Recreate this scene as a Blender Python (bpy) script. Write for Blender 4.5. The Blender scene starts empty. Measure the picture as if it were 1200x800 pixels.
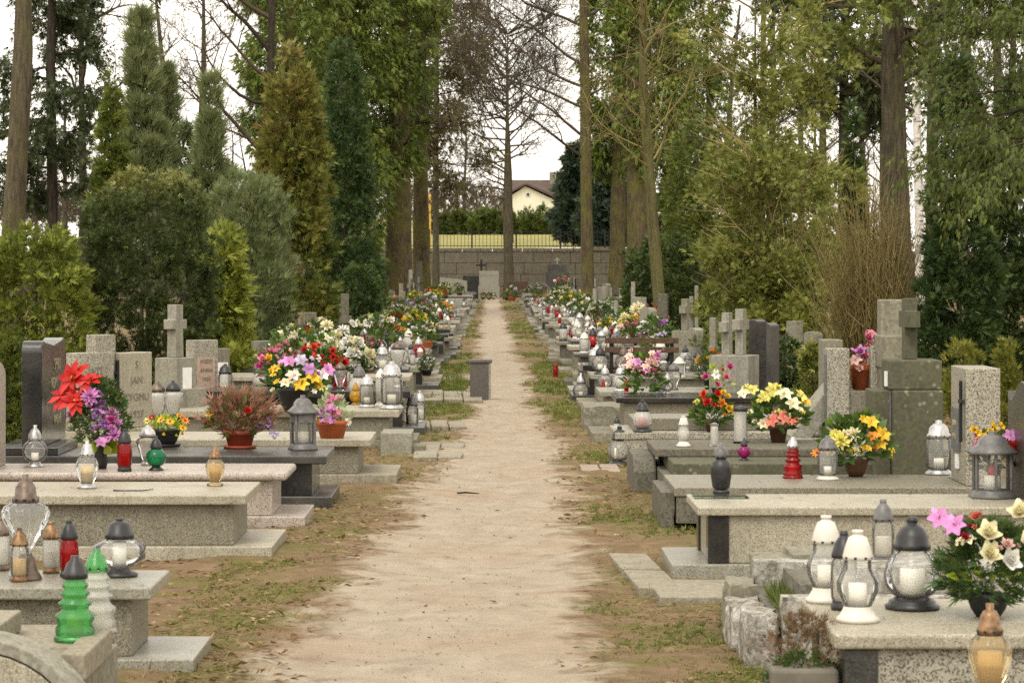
import bpy, bmesh, math, random
import numpy as np
from mathutils import Vector, Matrix, Euler
R = math.radians
random.seed(7)
rng = np.random.default_rng(11)
scene = bpy.context.scene
C = scene.collection

# ------------------------------------------------------------------ camera
# world: X to the right, Y down the path, Z up; the camera stands on the path, 1.42 m up, long lens
F, HC, VX, VY = 3200.0, 1.42, 577.0, 315.0
cam_d = bpy.data.cameras.new('camera')
cam = bpy.data.objects.new('camera', cam_d); C.objects.link(cam)
cam.location = (0, 0, HC); cam.rotation_euler = (R(90), 0, 0)
cam_d.sensor_width = 36.0; cam_d.lens = F/1200*36
cam_d.shift_x = (600-VX)/1200; cam_d.shift_y = -(400-VY)/1200
cam_d.clip_start = 0.1; cam_d.clip_end = 3000
cam_d.dof.use_dof = True; cam_d.dof.focus_distance = 21.0; cam_d.dof.aperture_fstop = 13.0
scene.camera = cam

# ------------------------------------------------------------------ overcast sky, soft sun, exposure
world = bpy.data.worlds.new('World'); scene.world = world; world.use_nodes = True
wn = world.node_tree; wn.nodes.clear()
SUN_EL, SUN_AZ = R(52), R(200)
sky = wn.nodes.new('ShaderNodeTexSky'); sky.sky_type = 'NISHITA'; sky.sun_disc = False
sky.sun_elevation = SUN_EL; sky.sun_rotation = SUN_AZ; sky.air_density = 1.0; sky.dust_density = 6.0; sky.ozone_density = 1.0
hs = wn.nodes.new('ShaderNodeHueSaturation'); hs.inputs['Saturation'].default_value = 0.10; hs.inputs['Value'].default_value = 2.0
bgn = wn.nodes.new('ShaderNodeBackground'); bgn.inputs['Strength'].default_value = 0.15
wo = wn.nodes.new('ShaderNodeOutputWorld')
wn.links.new(sky.outputs[0], hs.inputs['Color']); cloud = wn.nodes.new('ShaderNodeMix'); cloud.data_type = 'RGBA'; cloud.inputs[0].default_value = 0.86      # closed even cloud cover over the sky
cloud.inputs[7].default_value = (7.9, 7.35, 6.45, 1)
wn.links.new(hs.outputs[0], cloud.inputs[6]); wn.links.new(cloud.outputs[2], bgn.inputs['Color']); wn.links.new(bgn.outputs[0], wo.inputs[0])
sun_d = bpy.data.lights.new('sun', 'SUN'); sun_d.energy = 0.8; sun_d.angle = R(22); sun_d.color = (1.0, 0.93, 0.82)
sun = bpy.data.objects.new('sun', sun_d); C.objects.link(sun)
sun.rotation_euler = (R(90)-SUN_EL, 0, math.pi-SUN_AZ)
scene.view_settings.view_transform = 'Standard'; scene.view_settings.look = 'None'
scene.view_settings.gamma = 1.0; scene.view_settings.use_curve_mapping = False
scene.view_settings.exposure = 0.68
scene.render.engine = 'CYCLES'
scene.cycles.use_denoising = False; scene.cycles.use_adaptive_sampling = False
scene.cycles.max_bounces = 6; scene.cycles.diffuse_bounces = 3; scene.cycles.glossy_bounces = 2
scene.cycles.transparent_max_bounces = 12; scene.cycles.transmission_bounces = 4
scene.cycles.caustics_reflective = False; scene.cycles.caustics_refractive = False

def PX(px, Y): return (px-VX)/F*Y
def PZ(py, Y): return HC-(py-VY)/F*Y
def PY(py, z=0.0): return F*(HC-z)/(py-VY)

# ------------------------------------------------------------------ materials
MATS = {}
class NT:
    def __init__(s, name):
        s.m = bpy.data.materials.new(name); s.m.use_nodes = True; s.t = s.m.node_tree; s.t.nodes.clear()
        s.out = s.n('ShaderNodeOutputMaterial'); MATS[name] = s.m
    def n(s, typ, **kw):
        nd = s.t.nodes.new(typ)
        for k, v in kw.items():
            if k.startswith('_'): setattr(nd, k[1:], v)
            else:
                key = k.replace('__', ' ')
                nd.inputs[key].default_value = v
        return nd
    def l(s, a, b): s.t.links.new(a, b)
    def mixc(s, fac, a, b, typ='MIX'):
        nd = s.t.nodes.new('ShaderNodeMix'); nd.data_type = 'RGBA'; nd.blend_type = typ
        for sock, v in ((nd.inputs[0], fac), (nd.inputs[6], a), (nd.inputs[7], b)):
            if isinstance(v, (int, float)): sock.default_value = v
            elif isinstance(v, (tuple, list)): sock.default_value = (*v[:3], 1)
            else: s.l(v, sock)
        return nd.outputs[2]
    def ramp(s, fac, stops, interp='LINEAR'):
        nd = s.t.nodes.new('ShaderNodeValToRGB'); cr = nd.color_ramp; cr.interpolation = interp
        while len(cr.elements) < len(stops): cr.elements.new(0.5)
        for e, (p, c) in zip(cr.elements, stops):
            e.position = p; e.color = (*c, 1) if len(c) == 3 else c
        s.l(fac, nd.inputs[0]); return nd.outputs[0]
    def pos(s): return s.n('ShaderNodeNewGeometry').outputs['Position']
    def noise(s, vec, scale, detail=3, rough=.55):
        nd = s.n('ShaderNodeTexNoise', Scale=scale, Detail=detail, Roughness=rough); s.l(vec, nd.inputs['Vector']); return nd.outputs['Fac']
    def bsdf(s, col, rough=.7, spec=.3, bump=None, bstr=.3, bdist=.004, metal=0):
        b = s.n('ShaderNodeBsdfPrincipled')
        if isinstance(col, (tuple, list)): b.inputs['Base Color'].default_value = (*col, 1)
        else: s.l(col, b.inputs['Base Color'])
        if isinstance(rough, (int, float)): b.inputs['Roughness'].default_value = rough
        else: s.l(rough, b.inputs['Roughness'])
        b.inputs['Specular IOR Level'].default_value = spec; b.inputs['Metallic'].default_value = metal
        if bump is not None:
            bp = s.n('ShaderNodeBump', Strength=bstr, Distance=bdist); s.l(bump, bp.inputs['Height']); s.l(bp.outputs[0], b.inputs['Normal'])
        s.last = b
        return b.outputs[0]
    def done(s, sh): s.l(sh, s.out.inputs[0]); return s.m
def G(v): return (v, v, v)

def stone(name, cols, scale=170, rough=.45, stain=.5, moss=.0, spec=.35, grime=(.16, .14, .09)):
    t = NT(name); p = t.pos(); cols = [(c[0]*.83, c[1]*.855, c[2]*.84) for c in cols]; stain = min(1, stain*1.25)
    vo = t.n('ShaderNodeTexVoronoi', Scale=scale); t.l(p, vo.inputs['Vector'])
    sep = t.n('ShaderNodeSeparateColor'); t.l(vo.outputs['Color'], sep.inputs[0])
    k = len(cols)
    col = t.ramp(sep.outputs[0], [(i/k, c) for i, c in enumerate(cols)], 'CONSTANT')
    n1 = t.noise(p, 3.1, 5, .62); n2 = t.noise(p, 14, 4, .6)
    f1 = t.ramp(n1, [(.40, G(0)), (.72, G(1))])
    m1 = t.n('ShaderNodeMath', _operation='MULTIPLY'); t.l(f1, m1.inputs[0]); m1.inputs[1].default_value = stain
    col = t.mixc(m1.outputs[0], col, t.mixc(.55, col, grime))
    f2 = t.ramp(n2, [(.55, G(0)), (.75, G(1))])
    m2 = t.n('ShaderNodeMath', _operation='MULTIPLY'); t.l(f2, m2.inputs[0]); m2.inputs[1].default_value = moss
    col = t.mixc(m2.outputs[0], col, (.10, .105, .035))
    # rain streaks and lichen blotches
    mp = t.n('ShaderNodeMapping'); mp.inputs['Scale'].default_value = (9, 9, 1.1); t.l(p, mp.inputs['Vector'])
    n3 = t.noise(mp.outputs[0], 1.6, 6, .7)
    m3 = t.n('ShaderNodeMath', _operation='MULTIPLY'); t.l(t.ramp(n3, [(.48, G(0)), (.70, G(1))]), m3.inputs[0]); m3.inputs[1].default_value = min(.75, stain*.9)
    col = t.mixc(m3.outputs[0], col, t.mixc(.5, col, (.07, .062, .045)))
    v2 = t.n('ShaderNodeTexVoronoi', Scale=21); t.l(p, v2.inputs['Vector'])
    n4 = t.noise(p, 2.3, 3); lm = t.n('ShaderNodeMath', _operation='MULTIPLY'); t.l(t.ramp(v2.outputs['Distance'], [(.16, G(1)), (.30, G(0))]), lm.inputs[0]); t.l(t.ramp(n4, [(.52, G(0)), (.62, G(min(.5, moss*1.4+stain*.25)))]), lm.inputs[1])
    col = t.mixc(lm.outputs[0], col, (.30, .30, .22))
    rr = t.n('ShaderNodeMath', _operation='MULTIPLY_ADD'); t.l(n1, rr.inputs[0]); rr.inputs[1].default_value = .35; rr.inputs[2].default_value = rough-.15
    return t.done(t.bsdf(col, rr.outputs[0], spec, n2, .35, .005))
stone('terrazzo_beige', [(.47,.42,.32), (.36,.31,.23), (.52,.47,.37), (.20,.175,.135), (.42,.37,.28), (.33,.285,.21)], 280, .42, .55, .18)
stone('terrazzo_dark', [(.28,.25,.185), (.15,.13,.10), (.33,.295,.22), (.09,.08,.065), (.24,.21,.155), (.19,.165,.12)], 260, .45, .5, .2)
stone('terrazzo_bold', [(.44,.40,.32), (.10,.09,.075), (.40,.36,.285), (.48,.44,.36), (.19,.165,.13), (.36,.32,.255)], 190, .5, .4, .1)
stone('granite_grey', [(.33,.305,.25), (.27,.25,.205), (.37,.345,.285), (.18,.165,.135), (.30,.28,.23)], 210, .3, .4, .05)
stone('granite_pink', [(.52,.42,.36), (.44,.36,.31), (.56,.47,.41), (.24,.20,.18), (.48,.40,.35)], 190, .3, .4, .05)
stone('granite_black', [(.012,.012,.013), (.018,.017,.018), (.010,.010,.011), (.030,.029,.029)], 260, .16, .2, .0, .5)
stone('granite_charcoal', [(.05,.048,.046), (.038,.036,.035), (.066,.063,.06), (.028,.027,.026)], 240, .3, .4, .0, .45)
stone('concrete_old', [(.27,.245,.19), (.23,.21,.16), (.30,.27,.21), (.20,.18,.14)], 60, .85, .9, .55, .2)
stone('concrete_olive', [(.10,.098,.062), (.088,.086,.054), (.112,.11,.07), (.078,.077,.048)], 60, .85, .6, .5, .2)
stone('concrete_pale', [(.33,.308,.255), (.29,.27,.222), (.36,.335,.28), (.25,.232,.188)], 80, .8, .7, .12, .2)
stone('concrete_dark', [(.15,.135,.105), (.12,.11,.085), (.17,.15,.12), (.09,.082,.065)], 80, .8, .8, .4, .2)
stone('slab_tan', [(.33,.285,.215), (.29,.25,.19), (.36,.315,.24), (.25,.215,.16)], 90, .75, .9, .25, .25)
stone('brick_pinkish', [(.38,.28,.22), (.34,.25,.20), (.42,.32,.26), (.36,.29,.24)], 60, .85, .6, .2, .2)
stone('marble_white', [(.66,.64,.60), (.62,.60,.56), (.68,.66,.62)], 40, .3, .5, .05)
stone('wall_stone', [(.15,.128,.098), (.135,.115,.088), (.168,.143,.11), (.12,.102,.078)], 14, .9, .8, .2, .1)
# peeling whitewash over old concrete
t = NT('whitewash_peeling'); p = t.pos(); n = t.noise(p, 16, 8, .75); n2 = t.noise(p, 40, 3)
col = t.mixc(t.ramp(n, [(.40, G(0)), (.58, G(1))]), t.ramp(n2, [(.3, (.36,.35,.31)), (.7, (.50,.48,.43))]), t.ramp(n2, [(.3, (.09,.08,.06)), (.7, (.22,.19,.145))]))
t.done(t.bsdf(col, .9, .15, n, .8, .012))

def plain(name, c, rough=.6, spec=.3, var=.25, scale=9, metal=0, bump=.1):
    t = NT(name); p = t.pos(); n = t.noise(p, scale, 4)
    lo = tuple(x*(1-var) for x in c); hi = tuple(min(1, x*(1+var)) for x in c)
    return t.done(t.bsdf(t.ramp(n, [(.3, lo), (.7, hi)]), rough, spec, n, bump, .003, metal))
plain('plastic_black', (.022,.021,.021), .38, .4, .3, 30)
plain('plastic_grey', (.115,.11,.105), .4, .4, .3, 30)
plain('plastic_white', (.58,.55,.48), .45, .35, .06, 30)
plain('metal_copper', (.20,.115,.055), .38, .5, .7, 40, .55)
plain('metal_bronze', (.12,.088,.065), .42, .5, .5, 40, .4)
plain('metal_silver', (.42,.41,.40), .36, .5, .25, 40, .6)
plain('iron_black', (.012,.012,.012), .6, .3, .2)
plain('wax_white', (.78,.75,.66), .5, .3, .05, 30)
plain('wax_tan', (.52,.39,.22), .5, .3, .12, 30)
plain('wax_amber', (.55,.36,.13), .5, .3, .15, 30)
plain('wax_red', (.5,.02,.02), .5, .3, .1, 30)
plain('terracotta', (.40,.105,.035), .6, .3, .2, 14)
plain('terracotta_red', (.27,.06,.03), .55, .3, .25, 14)
plain('pot_green', (.012,.05,.03), .5, .3, .2)
plain('pot_brown', (.10,.05,.028), .55, .3, .25)
plain('pot_black', (.02,.02,.02), .5, .3, .25)
stone('granite_brown', [(.115,.095,.085), (.09,.075,.067), (.135,.112,.10), (.07,.06,.054)], 200, .5, .5, .1)
plain('wood_brown', (.085,.05,.032), .75, .2, .4, 25)
plain('planter_grey', (.15,.135,.105), .8, .2, .25, 12)
plain('letter_dark', (.19,.17,.13), .7, .2)
plain('letter_gold', (.32,.27,.17), .4, .4)
plain('letter_pink', (.40,.29,.225), .6, .2, .2, 30)
plain('plaque_slate', (.13,.13,.13), .35, .4, .3, 25)
plain('house_cream', (.66,.62,.49), .9, .1, .06, .6)
plain('roof_brown', (.085,.06,.05), .8, .2, .2, 2)
plain('window_dark', (.03,.03,.035), .2, .5)
plain('post_yellow', (.55,.33,.06), .6, .3)
plain('paper_white', (.72,.71,.68), .6, .2, .08, 20)

def foliage(name, cols, trans=.22, rough=.55):
    t = NT(name)
    a = t.n('ShaderNodeAttribute', _attribute_name='tint')
    k = len(cols)-1; g_ = {'leaf_yew': 1.0, 'leaf_olive': 1.55, 'leaf_giant': 1.4, 'leaf_thuja': 1.35}.get(name, 1.25 if name.startswith('leaf_') else 1.0); cols = [(min(.6, c[0]*g_*1.06), min(.6, c[1]*g_*1.06), c[2]*g_*(.82 if g_ != 1.0 else 1)) for c in cols]
    col = t.ramp(a.outputs['Fac'], [(i/k, c) for i, c in enumerate(cols)])
    b = t.bsdf(col, rough, .25)
    tr = t.n('ShaderNodeBsdfTranslucent'); t.l(t.mixc(.5, col, (.16,.2,.03)), tr.inputs[0])
    mx = t.n('ShaderNodeMixShader'); mx.inputs[0].default_value = trans
    t.l(b, mx.inputs[1]); t.l(tr.outputs[0], mx.inputs[2])
    return t.done(mx.outputs[0])
foliage('leaf_yew', [(.024,.038,.012), (.05,.07,.022), (.095,.118,.036), (.24,.225,.075)])
foliage('leaf_thuja', [(.035,.05,.012), (.065,.085,.02), (.105,.125,.03), (.15,.16,.045)])
foliage('leaf_thuja_bright', [(.06,.078,.016), (.125,.15,.028), (.20,.225,.045), (.27,.28,.07)])
foliage('leaf_thuja_rust', [(.04,.055,.014), (.085,.10,.024), (.145,.14,.036), (.125,.088,.034), (.115,.06,.026)])
foliage('leaf_giant', [(.036,.055,.014), (.066,.094,.02), (.11,.14,.03), (.17,.19,.05)])
foliage('leaf_cypress', [(.016,.034,.015), (.034,.06,.023), (.062,.094,.036), (.12,.15,.07)])
foliage('leaf_cypress_blue', [(.018,.038,.024), (.036,.064,.04), (.065,.10,.062), (.13,.165,.115)])
foliage('leaf_juniper', [(.065,.085,.045), (.115,.14,.075), (.175,.195,.115), (.24,.24,.15)])
foliage('leaf_olive', [(.05,.062,.016), (.10,.11,.03), (.15,.155,.045), (.20,.19,.06)])
foliage('leaf_spruce', [(.016,.026,.014), (.028,.04,.02), (.045,.058,.028), (.07,.075,.035)])
foliage('leaf_bluespruce', [(.016,.028,.026), (.028,.045,.04), (.045,.065,.055), (.065,.085,.07)])
foliage('leaf_brownyew', [(.035,.03,.016), (.06,.048,.024), (.09,.066,.034), (.10,.085,.04)])
foliage('leaf_ivy', [(.014,.026,.01), (.028,.048,.016), (.05,.075,.024), (.085,.11,.03)])
foliage('leaf_gold', [(.04,.06,.014), (.10,.105,.022), (.17,.165,.03), (.24,.21,.05)])
foliage('leaf_plant', [(.02,.05,.014), (.04,.085,.022), (.075,.13,.03), (.16,.21,.04)], .3, .4)
foliage('leaf_lime', [(.16,.24,.02), (.25,.33,.03), (.34,.40,.06), (.36,.40,.10)], .3, .4)
foliage('leaf_fir', [(.02,.045,.02), (.035,.065,.025), (.06,.095,.035), (.10,.12,.05)])
foliage('leaf_sage', [(.16,.20,.14), (.24,.28,.20), (.34,.38,.29), (.45,.47,.40)], .25)
foliage('heather', [(.10,.05,.03), (.20,.09,.055), (.30,.14,.10), (.34,.20,.14)], .25)
foliage('heather_dry', [(.06,.04,.02), (.12,.065,.035), (.17,.09,.055), (.10,.10,.04)], .2)
foliage('grass_blade', [(.07,.095,.02), (.115,.14,.03), (.17,.175,.05), (.25,.21,.09)], .3)
foliage('litter', [(.10,.055,.025), (.19,.11,.05), (.28,.18,.09), (.42,.32,.21)], .15, .8)
foliage('thatch', [(.12,.09,.04), (.13,.13,.035), (.25,.20,.10), (.12,.135,.03)], .15, .9)
foliage('pebble', [(.20,.16,.115), (.10,.08,.06), (.36,.31,.24), (.05,.04,.03)], .0, .9)
foliage('twig_tan', [(.10,.078,.03), (.18,.14,.052), (.26,.205,.08), (.30,.25,.11)], .1, .8)
foliage('twig_brown', [(.03,.024,.018), (.048,.037,.027), (.068,.051,.036), (.085,.062,.043)], .05, .9)

PET = {'red':(.52,.018,.014), 'crimson':(.30,.012,.03), 'pink':(.62,.20,.28), 'magenta':(.50,.06,.24), 'violet':(.42,.20,.46), 'orchid':(.58,.24,.50),
       'lilac':(.50,.42,.58), 'white':(.74,.72,.64), 'cream':(.74,.66,.42), 'yellow':(.72,.46,.03), 'lemon':(.72,.64,.16), 'orange':(.66,.22,.02),
       'coral':(.62,.17,.11), 'blush':(.70,.46,.40), 'scarlet':(.62,.05,.025), 'dusk':(.20,.09,.24)}
for k, c in PET.items():
    t = NT('petal_'+k); a = t.n('ShaderNodeAttribute', _attribute_name='tint')
    col = t.ramp(a.outputs['Fac'], [(0, tuple(x*.62 for x in c)), (.5, c), (1, tuple(min(.85, x*1.25+.03) for x in c))])
    b = t.bsdf(col, .55, .25); tr = t.n('ShaderNodeBsdfTranslucent'); t.l(col, tr.inputs[0])
    mx = t.n('ShaderNodeMixShader'); mx.inputs[0].default_value = .25; t.l(b, mx.inputs[1]); t.l(tr.outputs[0], mx.inputs[2]); t.done(mx.outputs[0])

def glass(name, tint, body=.12, bcol=(.8,.8,.78), spec_rough=.06):
    t = NT(name)
    tr = t.n('ShaderNodeBsdfTransparent'); tr.inputs[0].default_value = (*tint, 1)
    d = t.n('ShaderNodeBsdfPrincipled', Roughness=.35); d.inputs['Base Color'].default_value = (*bcol, 1)
    tl = t.n('ShaderNodeBsdfTranslucent'); tl.inputs[0].default_value = (*bcol, 1)
    dm = t.n('ShaderNodeMixShader'); dm.inputs[0].default_value = .5; t.l(d.outputs[0], dm.inputs[1]); t.l(tl.outputs[0], dm.inputs[2])
    m1 = t.n('ShaderNodeMixShader'); m1.inputs[0].default_value = body; t.l(tr.outputs[0], m1.inputs[1]); t.l(dm.outputs[0], m1.inputs[2])
    gl = t.n('ShaderNodeBsdfGlossy', Roughness=spec_rough); gl.inputs[0].default_value = (.95,.95,.95,1)
    fr = t.n('ShaderNodeFresnel', IOR=1.28)
    m2 = t.n('ShaderNodeMixShader'); t.l(fr.outputs[0], m2.inputs[0]); t.l(m1.outputs[0], m2.inputs[1]); t.l(gl.outputs[0], m2.inputs[2])
    return t.done(m2.outputs[0])
glass('glass_clear', (.97,.975,.965), .17, (.86,.85,.82))
glass('glass_smoky', (.90,.89,.86), .22, (.6,.58,.54))
glass('glass_milky', (.9,.9,.88), .62, (.78,.76,.70))
glass('glass_green', (.40,.82,.42), .42, (.17,.60,.20))
glass('glass_darkgreen', (.05,.5,.25), .45, (.02,.33,.15))
glass('glass_red', (.75,.03,.02), .45, (.50,.012,.012))
glass('glass_amber', (.96,.86,.66), .30, (.66,.54,.34))
glass('glass_magenta', (.7,.05,.4), .45, (.5,.03,.25))
glass('glass_yellow', (.9,.6,.05), .55, (.65,.40,.03))
glass('glass_plate', (.80,.90,.84), .10)

def bark(name, c1, c2, mossc, mossamt, scale=9):
    t = NT(name); p = t.pos()
    mp = t.n('ShaderNodeMapping'); mp.inputs['Scale'].default_value = (1, 1, .16); t.l(p, mp.inputs['Vector'])
    n = t.noise(mp.outputs[0], scale*2.2, 8, .72); n2 = t.noise(p, 1.6, 4, .6)
    col = t.ramp(n, [(.38, c1), (.62, c2)])
    f = t.ramp(n2, [(.42, G(0)), (.62, G(mossamt))])
    return t.done(t.bsdf(t.mixc(f, col, mossc), .9, .1, n, 1.0, .06))
bark('bark_moss', (.045,.035,.022), (.135,.105,.06), (.125,.12,.03), .75)
bark('bark_brown', (.035,.03,.02), (.115,.096,.064), (.09,.085,.035), .5)
bark('bark_pine', (.05,.042,.03), (.15,.122,.08), (.11,.10,.04), .5)
bark('bark_dark', (.022,.018,.014), (.07,.055,.042), (.06,.06,.025), .3)
bark('bark_olive', (.075,.065,.03), (.15,.135,.06), (.15,.15,.05), .7)
t = NT('bark_birch'); p = t.pos(); mp = t.n('ShaderNodeMapping'); mp.inputs['Scale'].default_value = (1, 1, 5); t.l(p, mp.inputs['Vector'])
n = t.noise(mp.outputs[0], 2.2, 5, .7); t.done(t.bsdf(t.ramp(n, [(.36, (.06,.05,.045)), (.45, (.55,.52,.47)), (.8, (.66,.63,.58))]), .8, .2, n, .3, .01))

# soil: packed sandy path, damp earth and mossy turf; 'pathness' is how trodden the soil is
t = NT('soil'); p = t.pos()
a = t.n('ShaderNodeAttribute', _attribute_name='pathness')
n1 = t.noise(p, .9, 6, .62); n2 = t.noise(p, 5.5, 6, .65); n3 = t.noise(p, 85, 6, .72); n4 = t.noise(p, 2.2, 5, .6)
sand = t.ramp(n2, [(.25, (.24,.196,.144)), (.5, (.33,.277,.210)), (.78, (.40,.344,.266))])
sand = t.mixc(t.ramp(n1, [(.46, G(0)), (.68, G(.55))]), sand, (.30,.215,.14))
sand = t.mixc(t.ramp(n3, [(.30, G(.65)), (.42, G(0))]), sand, (.19,.14,.095))
sand = t.mixc(t.ramp(n3, [(.60, G(0)), (.75, G(.4))]), sand, (.66,.56,.43))
earth = t.ramp(n2, [(.28, (.085,.055,.032)), (.52, (.175,.118,.07)), (.75, (.27,.19,.115))])
earth = t.mixc(t.ramp(n3, [(.42, G(0)), (.7, G(.7))]), earth, (.24,.165,.095))
turf = t.ramp(n3, [(.3, (.085,.085,.025)), (.6, (.15,.135,.042)), (.8, (.21,.17,.07))])
ground = t.mixc(t.ramp(n4, [(.46, G(0)), (.62, G(.8))]), earth, turf)
ad = t.n('ShaderNodeMath', _operation='ADD'); t.l(a.outputs['Fac'], ad.inputs[0])
sc1 = t.n('ShaderNodeMath', _operation='MULTIPLY_ADD'); t.l(n2, sc1.inputs[0]); sc1.inputs[1].default_value = 1.3; sc1.inputs[2].default_value = -.65
t.l(sc1.outputs[0], ad.inputs[1])
ad2 = t.n('ShaderNodeMath', _operation='ADD'); t.l(ad.outputs[0], ad2.inputs[0])
sc2 = t.n('ShaderNodeMath', _operation='MULTIPLY_ADD'); t.l(n4, sc2.inputs[0]); sc2.inputs[1].default_value = 1.2; sc2.inputs[2].default_value = -.6
t.l(sc2.outputs[0], ad2.inputs[1])
col = t.mixc(t.ramp(ad2.outputs[0], [(.28, G(0)), (.72, G(1))]), ground, sand)
bm_ = t.n('ShaderNodeMath', _operation='ADD'); t.l(n2, bm_.inputs[0]); t.l(n3, bm_.inputs[1])
t.done(t.bsdf(col, .95, .08, bm_.outputs[0], .6, .02))
t = NT('lawn_grass'); p = t.pos(); n = t.noise(p, .25, 5); n2 = t.noise(p, 3, 4)
c = t.ramp(n, [(.35, (.23,.21,.075)), (.65, (.31,.27,.11))]); t.done(t.bsdf(t.mixc(t.ramp(n2, [(.3, G(0)), (.7, G(.5))]), c, (.20,.20,.05)), .95, .1))

# ------------------------------------------------------------------ object helpers
def tag(o, label=None, cat=None, group=None, kind=None):
    if label: o['label'] = label
    if cat: o['category'] = cat
    if group: o['group'] = group
    if kind: o['kind'] = kind
    return o
def empty(name, loc, label, cat, group=None, rz=0, scale=1):
    o = bpy.data.objects.new(name, None); C.objects.link(o); o.location = loc; o.rotation_euler = (0, 0, rz)
    o.scale = (scale,)*3 if isinstance(scale, (int, float)) else scale; o.empty_display_size = .1
    return tag(o, label, cat, group)
def put(name, me, parent=None, loc=(0,0,0), rot=(0,0,0), scale=1):
    o = bpy.data.objects.new(name, me); C.objects.link(o); o.location = loc; o.rotation_euler = rot
    o.scale = (scale,)*3 if isinstance(scale, (int, float)) else scale
    if parent is not None: o.parent = parent
    return o
def npmesh(name, V, Fc, mats, tint=None, midx=None, smooth=False):
    """V (n,3) floats, Fc (m,k) ints: one mesh of equal-sided faces"""
    V = np.asarray(V, dtype=np.float32); Fc = np.asarray(Fc, dtype=np.int32)
    me = bpy.data.meshes.new(name); n, (m, k) = len(V), Fc.shape
    me.vertices.add(n); me.vertices.foreach_set('co', V.ravel())
    me.loops.add(m*k); me.loops.foreach_set('vertex_index', Fc.ravel())
    me.polygons.add(m); me.polygons.foreach_set('loop_start', np.arange(0, m*k, k, dtype=np.int32))
    try: me.polygons.foreach_set('loop_total', np.full(m, k, dtype=np.int32))
    except Exception: pass
    for mt in (mats if isinstance(mats, (list, tuple)) else [mats]): me.materials.append(MATS[mt])
    if midx is not None: me.polygons.foreach_set('material_index', np.asarray(midx, dtype=np.int32))
    if smooth: me.polygons.foreach_set('use_smooth', np.ones(m, dtype=bool))
    if tint is not None:
        at = me.attributes.new('tint', 'FLOAT', 'POINT'); at.data.foreach_set('value', np.clip(np.asarray(tint, dtype=np.float32), 0, 1))
    me.update(calc_edges=True); me.validate()
    return me
def pymesh(name, V, Fc, mats, midx=None, smooth=False):
    me = bpy.data.meshes.new(name); me.from_pydata(V, [], Fc)
    for mt in (mats if isinstance(mats, (list, tuple)) else [mats]): me.materials.append(MATS[mt])
    if midx is not None: me.polygons.foreach_set('material_index', midx)
    if smooth: me.polygons.foreach_set('use_smooth', [True]*len(Fc))
    me.update(); return me
def boxmesh(name, x0, x1, y0, y1, z0, z1, mat, bev=.006, seg=2, jitter=0):
    bm = bmesh.new()
    bmesh.ops.create_cube(bm, size=1)
    for v in bm.verts:
        v.co = ((x0+x1)/2+v.co.x*(x1-x0), (y0+y1)/2+v.co.y*(y1-y0), (z0+z1)/2+v.co.z*(z1-z0))
        if jitter: v.co += Vector((random.uniform(-1,1), random.uniform(-1,1), random.uniform(-1,1)))*jitter
    if bev: bmesh.ops.bevel(bm, geom=list(bm.edges), offset=bev, segments=seg, profile=.5, affect='EDGES')
    me = bpy.data.meshes.new(name); bm.to_mesh(me); bm.free(); me.materials.append(MATS[mat])
    return me
def box(name, x0, x1, y0, y1, z0, z1, mat, parent=None, bev=.006, seg=2, jitter=0):
    """a bevelled block; the object's origin is at its base centre"""
    if x0 > x1: x0, x1 = x1, x0
    cx, cy = (x0+x1)/2, (y0+y1)/2
    me = boxmesh(name, x0-cx, x1-cx, y0-cy, y1-cy, 0, z1-z0, mat, bev, seg, jitter)
    return put(name, me, parent, (cx, cy, z0))
def rough_block(name, x0, x1, y0, y1, z0, z1, mat, parent, amp=.012, cut=5):
    """a worn block with chipped, uneven faces"""
    if x0 > x1: x0, x1 = x1, x0
    bm = bmesh.new(); bmesh.ops.create_cube(bm, size=1)
    bmesh.ops.subdivide_edges(bm, edges=list(bm.edges), cuts=cut, use_grid_fill=True)
    s = Vector((x1-x0, y1-y0, z1-z0)); ph = [random.uniform(0, 6) for _ in range(6)]
    for v in bm.verts:
        c = v.co.copy(); edge = sum(1 for q in c if abs(q) > .499)
        p = Vector((c.x*s.x, c.y*s.y, c.z*s.z))
        d = math.sin(p.x*31+ph[0])*math.sin(p.y*23+ph[1])*.6+math.sin(p.z*37+p.x*19+ph[2])*.5+random.uniform(-.5, .5)
        inward = -c.normalized()
        v.co = p+inward*amp*(abs(d)*(1.5 if edge >= 2 else .5))
    me = bpy.data.meshes.new(name); bm.to_mesh(me); bm.free(); me.materials.append(MATS[mat])
    for v in me.vertices: v.co.z += (z1-z0)/2
    return put(name, me, parent, ((x0+x1)/2, (y0+y1)/2, z0))
def prism(name, poly, t0, t1, axis, mat, parent=None, loc=(0,0,0), bev=.004, rot=(0,0,0)):
    """an outline (a,b) extruded from t0 to t1 along axis: 'x' -> (t,a,b), 'y' -> (a,t,b), 'z' -> (a,b,t)"""
    bm = bmesh.new()
    mk = {'x': lambda a, b, t: (t, a, b), 'y': lambda a, b, t: (a, t, b), 'z': lambda a, b, t: (a, b, t)}[axis]
    v0 = [bm.verts.new(mk(a, b, t0)) for a, b in poly]; v1 = [bm.verts.new(mk(a, b, t1)) for a, b in poly]
    n = len(poly); bm.faces.new(v0); bm.faces.new(v1[::-1])
    for i in range(n): bm.faces.new((v0[i], v1[i], v1[(i+1) % n], v0[(i+1) % n]))
    bmesh.ops.recalc_face_normals(bm, faces=list(bm.faces))
    if bev:
        ed = [e for e in bm.edges if len(e.link_faces) == 2 and e.calc_face_angle() > .5]
        bmesh.ops.bevel(bm, geom=ed, offset=bev, segments=2, profile=.5, affect='EDGES')
    me = bpy.data.meshes.new(name); bm.to_mesh(me); bm.free(); me.materials.append(MATS[mat])
    return put(name, me, parent, loc, rot)
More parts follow.
